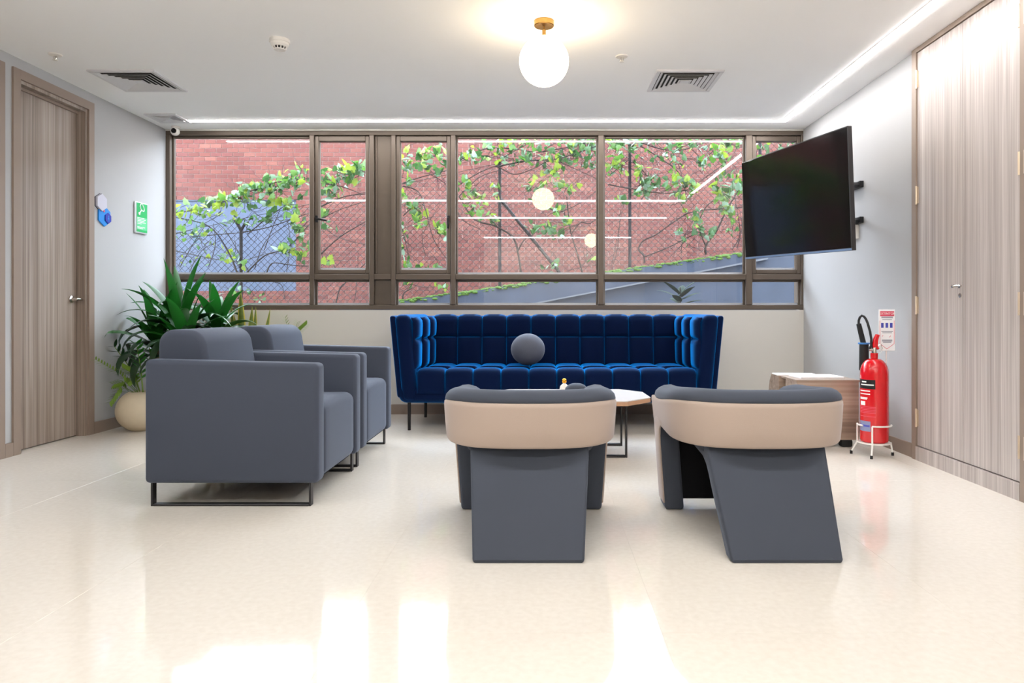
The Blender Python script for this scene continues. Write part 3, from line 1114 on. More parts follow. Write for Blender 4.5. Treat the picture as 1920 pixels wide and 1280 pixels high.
tag(o, 'smooth dark grey rounded ornament on the coffee table beside the tiny bottle', 'ornament')
b = thing('perfume_bottle', (0.144, 4.70, 0.360), 'tiny pearl bottle with a gold ball stopper on the coffee table', 'bottle')
part('bottle_body', G().lathe([(0.0001, 0), (0.018, 0), (0.027, 0.012), (0.031, 0.030), (0.027, 0.048), (0.014, 0.060), (0.008, 0.066), (0.0001, 0.066)], 24), M['pearl'], b)
part('stopper', G().ball((0, 0, 0.081), 0.0165, 20, 12), M['gold'], b, angle=180)

# ------------------------------------------------------------------ wooden side cabinet with papers
sc = thing('side_cabinet', (1.68, 4.72, 0), 'low wooden side cabinet with open niche by the white wall', 'cabinet')
H0, H1 = 0.05, 0.445
part('front_block', G().box(0.0, 0.41, 0.0, 0.22, H0, H1 - 0.012), M['wood_h'], sc, smooth=False)
part('top_board', G().box(-0.004, 0.414, -0.004, 0.30, H1 - 0.012, H1), M['wood_h'], sc, smooth=False)
cv = [(0.30, H0), (0.52, H0), (0.525, H1 - 0.14), (0.50, H1 - 0.05), (0.46, H1), (0.30, H1)]
part('rear_block', G().prism([(p[0], p[1]) for p in cv], -0.02, 0.40, 'X'), M['wood_h'], sc, smooth=False)
part('niche_back', G().box(0.03, 0.40, 0.22, 0.30, H0, H1 - 0.012), M['wood_trim'], sc, smooth=False)
for (xx, yy) in ((0.30, 0.03), (0.03, 0.44), (0.34, 0.44), (0.03, 0.03)):
    part('foot', G().rbox(xx, xx + 0.075, yy - .025, yy + 0.04, 0.0, H0, r=0.012, seg=2), M['rubber'], sc)


def paper(x, y, z, rz, w_, d_, h_, label):
    o = part('paper_stack', G().rbox(-w_ / 2, w_ / 2, -d_ / 2, d_ / 2, 0, h_, r=.001, seg=1), M['paper'], loc=(x, y, z), rot=(0, 0, rz), smooth=False)
    tag(o, label, 'papers', 'papers on the side cabinet')


paper(1.88, 4.91, H1, 0.06, 0.30, 0.21, 0.012, 'thick stack of white papers at the front of the side cabinet')
paper(1.80, 5.10, H1, -0.05, 0.28, 0.14, 0.008, 'thin white sheets lying behind the paper stack')

# ------------------------------------------------------------------ fire extinguisher in its stand
EX, EY = 2.078, 4.475
st = thing('extinguisher_stand', (EX, EY, 0), 'white wire stand with EXTINTOR sign holding the extinguisher', 'stand')
WM = M['white_metal']
part('tray', G().lathe([(0.0001, 0.076), (0.098, 0.076), (0.098, 0.083), (0.0001, 0.083)], 28), WM, st)
for (bx, by) in ((-0.125, 0.045), (-0.075, -0.125), (0.105, -0.02)):
    k = 0.098 / math.hypot(bx, by)
    tx, ty = bx * k * .98, by * k * .98
    lg = part('leg', G().tube([(tx, ty, 0.082), (bx, by, 0.012)], 0.0055, 8), WM, st)
    part('rubber_foot', G().lathe([(0.0001, 0), (0.0085, 0), (0.0085, 0.02), (0.0001, 0.02)], 10, (bx, by, 0)), M['rubber'], lg)
RG = 0.098
for a0, a1 in ((-2.12, -0.25), (2.65, 3.55)):
    arc = [(RG * math.cos(a0 + (a1 - a0) * k / 10), RG * math.sin(a0 + (a1 - a0) * k / 10)) for k in range(11)]
    p0 = (arc[0][0], arc[0][1], 0.08)
    p1 = (arc[-1][0], arc[-1][1], 0.08)
    part('guard_rail', G().tube([p0, (p0[0], p0[1], 0.185)] + [(q[0], q[1], 0.19) for q in arc], 0.0055, 8), WM, st)
part('sign_pole', G().tube([(0.090, 0.03, 0.08), (0.090, 0.03, 0.72)], 0.0045, 8), WM, st)
sg = part('sign_plate', G().rbox(0.038, 0.142, 0.020, 0.0255, 0.650, 0.910, r=.002, seg=1), M['paper'], st, smooth=False)
FR = (PI / 2, 0, 0)
part('sign_banner', G().box(0.046, 0.134, 0.0188, 0.020, 0.868, 0.899), M['ink_pink'], sg, smooth=False)
text('sign_lettering', 'EXTINTOR', 0.0205, M['ink_white'], sg, (0.090, 0.0184, 0.8835), FR)
g = G()
for z, hw, h in ((0.860, 0.036, .005), (0.846, 0.03, .0025), (0.772, 0.036, .0025), (0.764, .030, .0025), (0.715, .032, .006), (0.704, .026, .004)):
    g.box(0.090 - hw, 0.090 + hw, 0.0190, 0.020, z - h, z + h)
part('sign_small_print', g, M['ink_grey'], sg, smooth=False)
g = G()
for xx in (0.060, 0.088, 0.116):
    g.box(xx - .008, xx + .008, 0.0190, 0.020, 0.795, 0.826)
part('sign_pictograms', g, M['ink_blue'], sg, smooth=False)
g = G()
for a, b in (((0.045, 0.695), (0.088, 0.662)), ((0.088, 0.662), (0.134, 0.695)), ((0.045, 0.84), (0.045, 0.695)), ((0.134, 0.84), (0.134, 0.695)), ((0.058, 0.74), (0.064, 0.748)), ((0.104, 0.735), (0.112, 0.745))):
    g.tube([(a[0], 0.0193, a[1]), (b[0], 0.0193, b[1])], 0.0013, 4)
part('sign_arrow', g, M['ink_pink'], sg, smooth=False)

fe = thing('fire_extinguisher', (EX, EY, 0.083), 'tall red fire extinguisher with black horn in a white stand', 'fire extinguisher')
R = 0.083
prof = [(0.0001, 0), (0.072, 0), (0.080, 0.006), (R, 0.02), (R, 0.425)]
for k in range(1, 9):
    a = PI / 2 * k / 8
    prof.append((0.020 + (R - 0.020) * math.cos(a), 0.425 + 0.095 * math.sin(a)))
prof += [(0.022, 0.524), (0.022, 0.555), (0.0001, 0.555)]
bd = part('cylinder', G().lathe(prof, 40), M['red'], fe)
vb = part('valve', G().lathe([(0.0001, 0.555), (0.015, 0.555), (0.015, 0.585), (0.010, 0.60), (0.0001, 0.60)], 16).tube([(0, 0, 0.575), (-0.035, 0.0, 0.575)], 0.009, 10), M['chrome'], fe)
part('trigger', G().prism([(-0.012, 0.588), (0.02, 0.575), (0.028, 0.583), (0.018, 0.600), (0.022, 0.64), (0.030, 0.668), (0.012, 0.673), (-0.002, 0.645), (-0.008, 0.61)], -0.013, 0.013, 'Y', bevel=.003, seg=1), M['red'], fe)
part('pull_ring', G().tube([(0.02, 0, 0.60), (0.042, 0, 0.612), (0.05, 0, 0.585), (0.043, 0, 0.556), (0.028, 0, 0.552)], 0.0015, 6), M['chrome'], fe)
part('horn', G().lathe([(0.0001, 0.44), (0.030, 0.44), (0.028, 0.612), (0.0001, 0.612)], 20, (-0.026, 0.085, 0)), M['rubber'], fe)
part('horn_ring', G().lathe([(0.018, 0.606), (0.036, 0.606), (0.037, 0.611), (0.036, 0.616), (0.018, 0.616)], 24, (-0.026, 0.085, 0)), M['blue_ring'], fe)
part('horn_grip', G().tube([(-0.030, 0.085, 0.612), (-0.042, 0.085, 0.66), (-0.060, 0.085, 0.735)], [0.017, 0.0165, 0.015], 14), M['rubber'], fe)
part('hose', G().tube([(-0.060, 0.085, 0.73), (-0.060, 0.084, 0.757), (-0.055, 0.080, 0.777), (-0.046, 0.072, 0.788), (-0.036, 0.062, 0.782), (-0.028, 0.052, 0.765), (-0.022, 0.042, 0.74), (-0.014, 0.028, 0.69), (-0.012, 0.014, 0.64), (-0.018, 0.004, 0.60), (-0.030, 0.0, 0.580)], 0.0075, 10), M['rubber'], fe)


def wrap(name, a0, a1, z0, z1, mat, rr=0.0006, parent=bd, n=8):
    vs, fs = [], []
    for k in range(n + 1):
        a = a0 + (a1 - a0) * k / n
        for z in (z0, z1):
            for q in (R + rr, R - 0.001):
                vs.append((q * math.cos(a), q * math.sin(a), z))
    for k in range(n):
        o = 4 * k
        fs += [(o, o + 4, o + 6, o + 2), (o + 1, o + 3, o + 7, o + 5), (o, o + 1, o + 5, o + 4), (o + 2, o + 6, o + 7, o + 3)]
    fs += [(0, 2, 3, 1), (4 * n, 4 * n + 1, 4 * n + 3, 4 * n + 2)]
    return part(name, G().add(vs, fs), mat, parent, smooth=False)


A0, A1 = PI * 0.90, PI * 1.385
wrap('black_label', A0, A1, 0.335, 0.392, M['label_black'])
wrap('label_line', PI * 1.02, A1 - 0.1, 0.357, 0.364, M['ink_white'], 0.0012)
wrap('label_line', PI * 1.05, PI * 1.18, 0.374, 0.382, M['ink_white'], 0.0012)
for z, a in ((0.322, 1.27), (0.303, 1.27), (0.279, 1.21), (0.272, 1.20)):
    wrap('label_line', PI * 0.98, PI * a, z - .003, z + .003, M['ink_white'])
wrap('white_label', PI * 1.0, PI * 1.15, 0.232, 0.257, M['ink_white'])
for z in (0.224, 0.215, 0.206, 0.196, 0.187, 0.165):
    wrap('label_line', PI * 0.98, A1 + .03, z - .0015, z + .0015, M['ink_pink'])
wrap('blue_label', PI * 0.95, PI * 1.28, 0.072, 0.135, M['label_blue'])
wrap('label_line', PI * 0.98, PI * 1.26, 0.10, 0.112, M['ink_blue'], 0.0012)

# ------------------------------------------------------------------ television
tv = thing('television', (1.615, 4.665, 1.617), 'large black television tilted out from the white wall', 'television')
tw, th_ = 1.222, 0.708
# local frame: x along the width from the far edge to the near edge, z up, -y towards the room
ex = Vector((1.75 - 1.48, 4.07 - 5.26, -0.036)).normalized()
up = (Vector((-0.043, -0.010, 0.707)))
up = (up - ex * up.dot(ex)).normalized()
ey = up.cross(ex).normalized()
tv.rotation_euler = Matrix((ex, ey, up)).transposed().to_euler()
bdy = part('tv_body', G().rbox(-tw / 2, tw / 2, 0.0, 0.030, -th_ / 2, th_ / 2, r=0.003, seg=1).rbox(-0.40, 0.40, 0.03, 0.065, -0.27, 0.20, r=.01, seg=1), M['tv_body'], tv, smooth=False)
part('screen', G().rbox(-tw / 2 + .007, tw / 2 - .007, -0.002, 0.001, -th_ / 2 + .016, th_ / 2 - .007, r=.0005, seg=1), M['screen'], tv, smooth=False)
part('bottom_bezel', G().box(-tw / 2 + .002, tw / 2 - .002, -0.003, 0.0, -th_ / 2 + .002, -th_ / 2 + .014), M['tv_edge'], tv, smooth=False)
br = thing('tv_bracket', (XR, 5.10, 1.64), 'black wall bracket arms behind the television', 'bracket')
for z in (0.165, -0.09):
    part('wall_rail', G().rbox(-0.03, 0.0, -0.02, 0.36, z - 0.022, z + 0.022, r=.003, seg=1), M['black'], br, smooth=False)
    a = Vector((-0.03, 0.01, z - 0.005))
    b_ = Vector((-0.50, -0.32, z * 0.8 - .02))
    part('arm', G().tube([a, a + (b_ - a) * 0.5, b_], 0.02, 4), M['black'], br, smooth=False)
mp_ = Vector((1.615, 4.665, 1.617)) + ey * 0.085 - br.location
part('mount_plate', G().rbox(-0.2, 0.2, -0.018, 0.010, -0.16, 0.16, r=.003, seg=1), M['black'], br, smooth=False, loc=mp_, rot=tv.rotation_euler)
ob = thing('outlet_box', (XR, 5.20, 1.474), 'small white outlet box under the television bracket', 'outlet')
part('box', G().rbox(-0.03, 0.0, -0.045, 0.045, -0.05, 0.05, r=.004, seg=2), M['white_plastic'], ob, smooth=False)
part('cover', G().rbox(-0.034, -0.03, -0.038, 0.038, -0.043, 0.043, r=.001, seg=1), M['white_plastic'], ob, smooth=False)

# ------------------------------------------------------------------ signs on the left wall
def hexa(r, cy=0, cz=0, sx=1.0):
    return [(cy + sx * r * math.sin(PI / 3 * k), cz + r * math.cos(PI / 3 * k)) for k in range(6)]


pY = FPX * 3.298 / (CX - 194)
hx = thing('hexagon_sign', (XL, pY, 0), 'blue and pale grey hexagon restroom sign beside the wooden door', 'sign')
k = pY / FPX


def hz(y):
    return EYE + (CY - y) * k


part('sign_hexagon', G().prism(hexa(0.066, -0.045, hz(381)), 0.004, 0.020, 'X', bevel=.001, seg=1), M['sign_pale'], hx, smooth=False)
part('sign_edge', G().prism(hexa(0.068, -0.047, hz(381)), 0.0, 0.004, 'X'), M['sign_dark'], hx, smooth=False)
part('sign_hexagon', G().prism(hexa(0.078, 0.0, hz(405), 1.05), 0.0, 0.010, 'X', bevel=.001, seg=1), M['sign_blue'], hx, smooth=False)
sm = part('sign_hexagon', G().prism(hexa(0.042, 0.036, hz(408)), 0.010, 0.016, 'X', bevel=.001, seg=1), M['sign_navy'], hx, smooth=False)
part('figure', G().ball((0.0165, 0.036, hz(404.5)), 0.006, 10, 6, sq=(.2, 1, 1)).prism([(0.026, hz(410)), (0.046, hz(410)), (0.041, hz(406.3)), (0.031, hz(406.3))], 0.016, 0.0172, 'X')
     .prism([(0.029, hz(414.5)), (0.033, hz(414.5)), (0.033, hz(410)), (0.029, hz(410))], 0.016, 0.0172, 'X').prism([(0.039, hz(414.5)), (0.043, hz(414.5)), (0.043, hz(410)), (0.039, hz(410))], 0.016, 0.0172, 'X'), M['sign_blue'], sm, smooth=False)
part('pink_chip', G().prism([(-0.03, hz(393)), (0.0, hz(395)), (-0.012, hz(398.5))], 0.010, 0.013, 'X'), M['ink_pink'], hx, smooth=False)

pY = FPX * 3.298 / (CX - 262)
k = pY / FPX
gs = thing('green_sign', (XL, pY, hz(409)), 'green notice plate with white icon next to the window', 'sign')
hh, hw = 29.0 * k, 0.088
part('backplate', G().rbox(0.0, 0.014, -hw, hw, -hh, hh, r=.004, seg=2), M['sign_silver'], gs, smooth=False)
part('green_panel', G().rbox(0.013, 0.0155, -hw + .018, hw - .004, -hh + .012, hh - .006, r=.0005, seg=1), M['sign_green'], gs, smooth=False)
part('light_panel', G().box(0.0154, 0.0162, -hw + .018, hw - .010, -hh + .030, 0.005), M['sign_lime'], gs, smooth=False)
g = G()
for z, a in ((0.0, 0.05), (-.012, 0.06), (-.024, .052), (-.036, .06), (-.048, .03), (-.075, .055), (-.085, .04)):
    g.box(0.0161, 0.0166, -hw + .026, -hw + .026 + a * 2, z - .0022, z + .0022)
part('small_print', g, M['ink_white'], gs, smooth=False)
ring = [(0.0165, 0.006 + 0.030 * math.sin(t) * (1 - .25 * math.cos(t)), 0.088 + 0.026 * math.cos(t) - .012 * math.sin(t)) for t in [2 * PI * q / 14 for q in range(15)]]
part('icon', G().tube(ring, 0.0045, 6).tube([(0.0165, -0.004, 0.066), (0.0165, -0.028, 0.042)], 0.005, 6).ball((0.0165, -0.034, 0.034), 0.013, 12, 8, sq=(.3, 1, 1)), M['ink_white'], gs)

# ------------------------------------------------------------------ potted plants by the window
def blade(base, az, el, length, width, droop, n=10, fold=0.25, twist=0.0, lim=True):
    """arching strap leaf; returns a G"""
    p = Vector(base)
    e = el
    vs, fs = [], []
    ds = length / n
    for i in range(n + 1):
        t = i / n
        d = Vector((math.cos(az) * math.cos(e), math.sin(az) * math.cos(e), math.sin(e)))
        side = Vector((-math.sin(az), math.cos(az), 0))
        nrm = side.cross(d).normalized()
        side = (side * math.cos(twist * t) + nrm * math.sin(twist * t))
        wv = width / 2 * (min(1, 0.45 + t * 2.2) * (1 - max(0, (t - 0.45) / 0.55) ** 1.8) + 0.004)
        for s in (-1, 0, 1):
            q = p + side * (s * wv) + nrm * (abs(s) * wv * fold - (0 if s else 0))
            if lim:
                q.x = max(q.x, XL + 0.02)
                q.y = min(q.y, YF - 0.03)
            vs.append(q)
        p = p + d * ds
        e -= droop * ds / length * (0.4 + 1.2 * t)
    for i in range(n):
        a = 3 * i
        fs += [(a, a + 1, a + 4, a + 3), (a + 1, a + 2, a + 5, a + 4)]
    return G().add(vs, fs)


DX, DY = -2.80, 5.66
dr = thing('dracaena', (DX, DY, 0), 'large glossy dracaena with arching dark leaves in the window corner', 'plant')
part('planter', G().lathe([(0.0001, 0), (0.15, 0), (0.19, 0.34), (0.20, 0.36), (0.18, 0.36), (0.175, 0.32), (0.0001, 0.32)], 32), M['pot_dark'], dr)
part('soil', G().lathe([(0.0001, 0.335), (0.176, 0.325), (0.170, 0.318), (0.0001, 0.318)], 24), M['soil'], dr)


def loc_blade(b, *a, **k):
    """blade() limits against the room, so build in room space and shift back"""
    gg = blade(b, *a, **k)
    gg.v = [(v[0] - DX, v[1] - DY, v[2]) for v in gg.v]
    return gg


rnd = random.Random(11)
crowns = [((-2.86, 5.64, 0.80), 1.0), ((-2.60, 5.72, 0.79), 0.8), ((-3.02, 5.60, 0.68), 0.85), ((-2.74, 5.50, 0.66), 0.8)]
for (c, sc_) in crowns:
    part('cane', G().tube([(c[0] * 0.3 + DX * 0.7 - DX, c[1] * .3 + DY * .7 - DY, 0.30), (c[0] - DX, c[1] - DY, c[2] * .7), (c[0] - DX, c[1] - DY, c[2])], [0.022, .02, .018], 10), M['cane'], dr)
    nl = 24
    for k in range(nl):
        az = 2 * PI * k * 0.382 + rnd.uniform(-.3, .3)
        q = k / (nl - 1)
        el = 1.42 - 1.15 * q + rnd.uniform(-.1, .1)
        ln = sc_ * (0.50 + 0.12 * rnd.random())
        if q < 0.35:
            ln *= 0.95
        dp = 0.5 + 2.3 * q + rnd.uniform(-.2, .3)
        m_ = M['leaf_bright'] if q < 0.42 else (M['leaf_dark'] if q < 0.6 else M['leaf_deep'])
        part('leaf', loc_blade((c[0], c[1], c[2] - 0.12 * q), az, el, ln, 0.084 * (0.85 + .3 * rnd.random()), dp, twist=rnd.uniform(-.5, .5)), m_, dr, angle=60)

# round pot with a ZZ plant
PX, PY = -3.035, 5.40
zz = thing('potted_zz_plant', (PX, PY, 0), 'round cream pot with a glossy zz plant and ferns beside the armchair', 'plant')
pr = []
for k in range(15):
    a = -PI / 2 + 0.35 + (PI - 0.85) * k / 14
    pr.append((0.17 * math.cos(a), 0.152 + 0.160 * math.sin(a)))
pr = [(0.0001, 0)] + [(pr[0][0], 0)] + pr + [(pr[-1][0] - .012, pr[-1][1]), (pr[-1][0] - .012, 0.26), (0.0001, 0.26)]
part('pot', G().lathe(pr, 40), M['pot'], zz)
part('soil', G().lathe([(0.0001, 0.275), (0.07, 0.272), (0.068, 0.262), (0.0001, 0.262)], 20), M['soil'], zz)


def pinnate(parent, pts, leaf_len, leaf_w, n, mat, smat, t0=0.35, r=0.006):
    """stem with paired leaflets"""
    pts = [Vector(p) for p in pts]

    def P(t):
        u = t * (len(pts) - 1)
        i = min(int(u), len(pts) - 2)
        return pts[i].lerp(pts[i + 1], u - i)
    st_ = part('stem', G().tube([P(k / 8) for k in range(9)], [r * (1 - .6 * k / 8) for k in range(9)], 7), smat, parent)
    for k in range(n):
        t = t0 + (1 - t0) * k / (n - 1)
        p, d = P(t), (P(min(1, t + .05)) - P(max(0, t - .05))).normalized()
        for s in (-1, 1):
            side = d.cross(Vector((0, -1, 0.25))).normalized() * s
            dirv = (side * 0.8 + d * 0.75 + Vector((0, -0.15, 0.05))).normalized()
            az, el = math.atan2(dirv.y, dirv.x), math.asin(max(-1, min(1, dirv.z)))
            gg = blade(p, az, el, leaf_len * (1 - .35 * abs(t - .6)), leaf_w, 0.4, n=5, fold=.2, lim=False)
            part('leaflet', gg, mat, parent if True else st_, angle=60)


def rel(x, y, Y, ox, oy):
    p = at(x, y, Y)
    return (p.x - ox, p.y - oy, p.z)


pinnate(zz, [rel(262, 733, 5.40, PX, PY), rel(246, 692, 5.39, PX, PY), rel(215, 650, 5.38, PX, PY)], 0.075, 0.03, 7, M['leaf_deep'], M['stem_green'])
pinnate(zz, [rel(268, 735, 5.38, PX, PY), rel(264, 690, 5.34, PX, PY), rel(256, 645, 5.30, PX, PY)], 0.085, 0.036, 8, M['leaf_zz'], M['stem_green'], 0.3)
pinnate(zz, [rel(275, 735, 5.44, PX, PY), rel(285, 690, 5.46, PX, PY), rel(280, 650, 5.46, PX, PY)], 0.08, 0.034, 7, M['leaf_zz'], M['stem_green'])
pinnate(zz, [rel(258, 735, 5.42, PX, PY), rel(225, 700, 5.36, PX, PY), rel(180, 674, 5.16, PX, PY)], 0.045, 0.010, 14, M['leaf_fern'], M['stem_green'], 0.25, 0.003)
for (a, b, c) in (((250, 735), (228, 722), (208, 752)), ((255, 735), (235, 715), (215, 720)), ((252, 736), (240, 735), (230, 762)), ((258, 734), (248, 700), (232, 690)), ((262, 734), (255, 705), (243, 715))):
    pinnate(zz, [rel(*a, 5.40, PX, PY), rel(*b, 5.37, PX, PY), rel(*c, 5.33, PX, PY)], 0.055, 0.022, 9, M['leaf_fern'], M['stem_green'], 0.3, 0.003)

# snake plant
NX, NY = -2.46, 5.93
sn = thing('snake_plant', (NX, NY, 0), 'upright snake plant with yellow-edged blades behind the armchairs', 'plant')
part('planter', G().lathe([(0.0001, 0), (0.13, 0), (0.16, 0.30), (0.15, 0.30), (0.145, 0.27), (0.0001, 0.27)], 28), M['pot_dark'], sn)
part('soil', G().lathe([(0.0001, 0.285), (0.145, 0.28), (0.14, 0.268), (0.0001, 0.268)], 20), M['soil'], sn)
for (bx, tx, ty, wd) in ((-0.06, 430, 560, .030), (-0.02, 449, 540, .055), (0.02, 471, 574, .055), (0.05, 478, 575, .042), (0.09, 505, 578, .036), (0.0, 437, 590, .045)):
    tip = at(tx, ty, NY)
    b0, b1 = Vector((bx, 0.0, 0.27)), Vector((tip.x - NX, 0.02, tip.z))
    vs, fs, mi = [], [], []
    gg = G()
    n = 10
    for i in range(n + 1):
        t = i / n
        p = b0.lerp(b1, t)
        wv = wd / 2 * (0.7 + .5 * math.sin(PI * min(1, t * 1.05) * 0.75)) * (1 - max(0, (t - .6) / .4) ** 1.7) + .0008
        for s in (-1, -.72, 0, .72, 1):
            vs.append((p.x + s * wv, p.y - (0.35 - abs(s) * .35) * wv * 0.8, p.z))
    for i in range(n):
        for j in range(4):
            a = 5 * i + j
            gg_f = (a, a + 1, a + 6, a + 5)
            fs.append(gg_f)
            mi.append(1 if j in (0, 3) else 0)
    gg.v, gg.f, gg.m = vs, fs, mi
    part('leaf', gg, [M['snake'], M['snake_edge']], sn, angle=60)

# little fern
FX, FY = -2.03, 5.80
fn = thing('potted_fern', (FX, FY, 0), 'feathery light green fern frond showing above the farther armchair', 'plant')
part('planter', G().lathe([(0.0001, 0), (0.10, 0), (0.13, 0.26), (0.12, 0.26), (0.115, 0.24), (0.0001, 0.24)], 24), M['pot_dark'], fn)
part('soil', G().lathe([(0.0001, 0.25), (0.115, 0.245), (0.11, 0.238), (0.0001, 0.238)], 20), M['soil'], fn)
for (bx, mid, tip) in ((0.0, (553, 660), (537, 596)), (0.02, (558, 625), (577, 608)), (-0.02, (548, 640), (560, 604))):
    m0, t0_ = at(*mid, FY), at(*tip, FY)
    pinnate(fn, [(bx, 0, 0.24), (m0.x - FX, -0.02, m0.z), (t0_.x - FX, -0.03, t0_.z)], 0.045, 0.010, 16, M['leaf_fern'], M['stem_green'], 0.45, 0.003)

# ------------------------------------------------------------------ courtyard: ground, brick wall, concrete ramp wall
BY = 12.5
tag(part('ground_outside', G().box(-14, 12, YF + 0.2, BY + 1, -0.6, -0.25), M['earth'], smooth=False), 'dark damp ground of the courtyard', 'ground', kind='structure')
g = G().box(-14, XL - TH, YF, YF + 0.2, -0.6, 6.5).box(XR + TH, 12, YF, YF + 0.2, -0.6, 6.5).box(XL - TH, XR + TH, YF, YF + 0.2, ZC + 0.3, 6.5)
tag(part('wall_facade', g, M['facade'], smooth=False), 'outer face of the building round the window', 'wall', kind='structure')
bw = part('wall_brick', G().box(-11, 9, BY + 0.012, BY + 0.3, -0.6, 4.35).box(-11, -4.2, BY + 0.012, BY + 0.3, 4.35, 5.1), M['mortar'], smooth=False)
tag(bw, 'red brick boundary wall across the courtyard', 'wall', kind='structure')
PW, PH, JT = 0.196, 0.0755, 0.0100
bx_ = (PW - JT) / 2
brick_me = G().box(-bx_, bx_, 0, 0.02, 0, PH - JT).mesh('brick', M['brick'], smooth=False)
pxl, pxr, pzt, pzb = -6.75, -4.31, 2.84, 1.23        # blue-grey rendered panel set into the wall
rects = [(320, 579, 262, 374), (601, 684, 266, 315), (601, 684, 440, 503), (597, 690, 528, 566), (755, 838, 266, 290), (755, 838, 445, 500),
         (865, 925, 445, 505), (1300, 1390, 430, 470), (1190, 1250, 400, 440)]
rest = G()
count = 0
row = 0
z = -0.55
while z + PH < 5.1:
    x = -11 + (PW / 2 if row % 2 else 0)
    while x < 8.9:
        xc = x + PW / 2
        ok = z + PH < 4.35 or xc < -4.25
        inp = pxl < xc and x < pxr and pzb - 0.03 < z < pzt - 0.02
        if ok and not inp:
            sx_, sy_ = CX + xc * FPX / BY, CY - (z + PH / 2 - EYE) * FPX / BY
            if count < 296 and any(a <= sx_ <= b and c <= sy_ <= d for a, b, c, d in rects):
                put('brick', brick_me, bw, (xc, BY + random.uniform(-.002, .002), z))
                count += 1
            else:
                rest.box(xc - bx_, xc + bx_, BY, BY + 0.02, z, z + PH - JT)
        elif ok and x < pxr < x + PW - JT:
            rest.box(max(pxr, x + JT / 2), x + PW - JT / 2, BY, BY + 0.02, z, z + PH - JT)
        x += PW
    z += PH
    row += 1
ro = part('brick_courses', rest, M['brick'], bw, smooth=False)
ro['kind'] = 'stuff'
part('rendered_panel', G().box(pxl, pxr, BY + 0.004, BY + 0.02, pzb, pzt - .015), M['panel_grey'], bw, smooth=False)
part('panel_shadow_line', G().box(pxl, pxr, BY - 0.012, BY + 0.02, pzt - .015, pzt), M['concrete'], bw, smooth=False)  # dark strip put in for the shadow line along the panel's top

FYD = 9.5                                            # depth of the fence
KF = FYD / FPX


def fz_bottom(X):
    return 1.03 + 0.14 * (X + 1.86)


def fz_top(X):
    return 2.12 + 0.215 * (X + 4.02)


XA, XB = -7.0, 5.0
g = G().prism([(XA, -0.5), (XB, -0.5), (XB, fz_bottom(XB)), (XA, fz_bottom(XA))], FYD - 0.10, FYD + 0.14, 'Y')
rw = part('ramp_wall', g, M['concrete'], smooth=False)
tag(rw, 'sloping grey concrete wall with moss outside the window', 'wall', kind='structure')
a, b = at(960, 578, FYD - 0.16), at(1440, 486, FYD - 0.16)
g = G().prism([(a.x, a.z), (b.x, b.z), (b.x, b.z + 0.022), (a.x, a.z + 0.018)], FYD - 0.16, FYD - 0.10, 'Y')
part('wall_ledge', g, pm('light_concrete_ledge', '6b707a', 0.9, var=0.2, vscale=4), rw, smooth=False)
g = G()
rm = random.Random(3)
for k in range(1500):
    X = rm.uniform(-2.2, 4.2)
    rr = rm.uniform(0.008, 0.024)
    g.ball((X, FYD - 0.10 + rm.uniform(-.01, .12), fz_bottom(X) + rm.uniform(-.035, .012)), rr, 6, 4, sq=(1.6, 1, 0.8))
mo = part('moss', g, M['moss'], rw)
mo['kind'] = 'stuff'

# chain-link fence
fc = thing('chain_link_fence', (0, FYD, 0), 'rusty chain-link fence with steel posts overgrown by vines', 'fence')


def post(x, ytop, lean=0.0):
    X = (x - CX) * KF
    zt = EYE + (CY - ytop) * KF
    part('post', G().tube([(X, 0, fz_bottom(X) - 0.02), (X + lean, 0, zt)], 0.021, 10), M['fence'], fc)


post(452, 430)
post(937, 303)
post(1181, 270)
post(1425, 240)
X = (452 - CX) * KF
zt = EYE + (CY - 432) * KF
part('post_fork', G().tube([(X, 0, zt), (X - 0.07, 0, zt + 0.14)], [.02, .026], 8), M['fence'], fc)
part('post_fork', G().tube([(X, 0, zt), (X + 0.05, 0, zt + 0.09)], [.02, .018], 8), M['fence'], fc)
a, b = at(938, 373, FYD), at(1052, 514, FYD)
part('brace', G().tube([(a.x, 0.03, a.z), (b.x, 0.03, b.z)], 0.021, 8), M['fence'], fc)
g = G()
DXW = 0.088
for fam in (1, -1):
    c = -16.0
    while c < 16:
        pts = []
        # wire z = fam * x + c, clipped between the bottom and top lines
        x0 = None
        lo, hi = XA, 4.6
        for xx in [lo + (hi - lo) * q / 400 for q in range(401)]:
            zz_ = fam * xx + c
            ins = fz_bottom(xx) < zz_ < fz_top(xx)
            if ins:
                if x0 is None:
                    x0 = xx
                x1 = xx
        if x0 is not None and x1 - x0 > 0.03:
            g.tube([(x0, fam * .003, fam * x0 + c), (x1, fam * .003, fam * x1 + c)], 0.0034, 3, cap=False)
        c += DXW * 1.0
wm = part('wire_mesh', g, M['wire'], fc)
wm['kind'] = 'stuff'
part('top_wire', G().tube([(XA, 0, fz_top(XA)), (4.6, 0, fz_top(4.6))], 0.004, 5), M['wire'], fc)

# ------------------------------------------------------------------ vines on the fence
def leaf_shape(name, mat, lobes):
    """one broad leaf about 1 unit long, slightly domed, with real thickness at the midrib"""
    n = len(lobes)
    vs = [(0, 0, 0.10), (0, 0.42, 0.14)]
    for (x_, y_) in lobes:
        vs.append((x_, y_, -0.05 * (abs(x_) * 2) ** 2 + 0.02))
    fs = []
    for i in range(n - 1):
        c = 0 if vs[2 + i][1] + vs[3 + i][1] < 0.42 else 1
        fs.append((c, 2 + i, 3 + i))
    fs.append((0, 1, 2 + n // 2 - 1))
    return G().add(vs, fs).mesh(name, mat, True, 80)


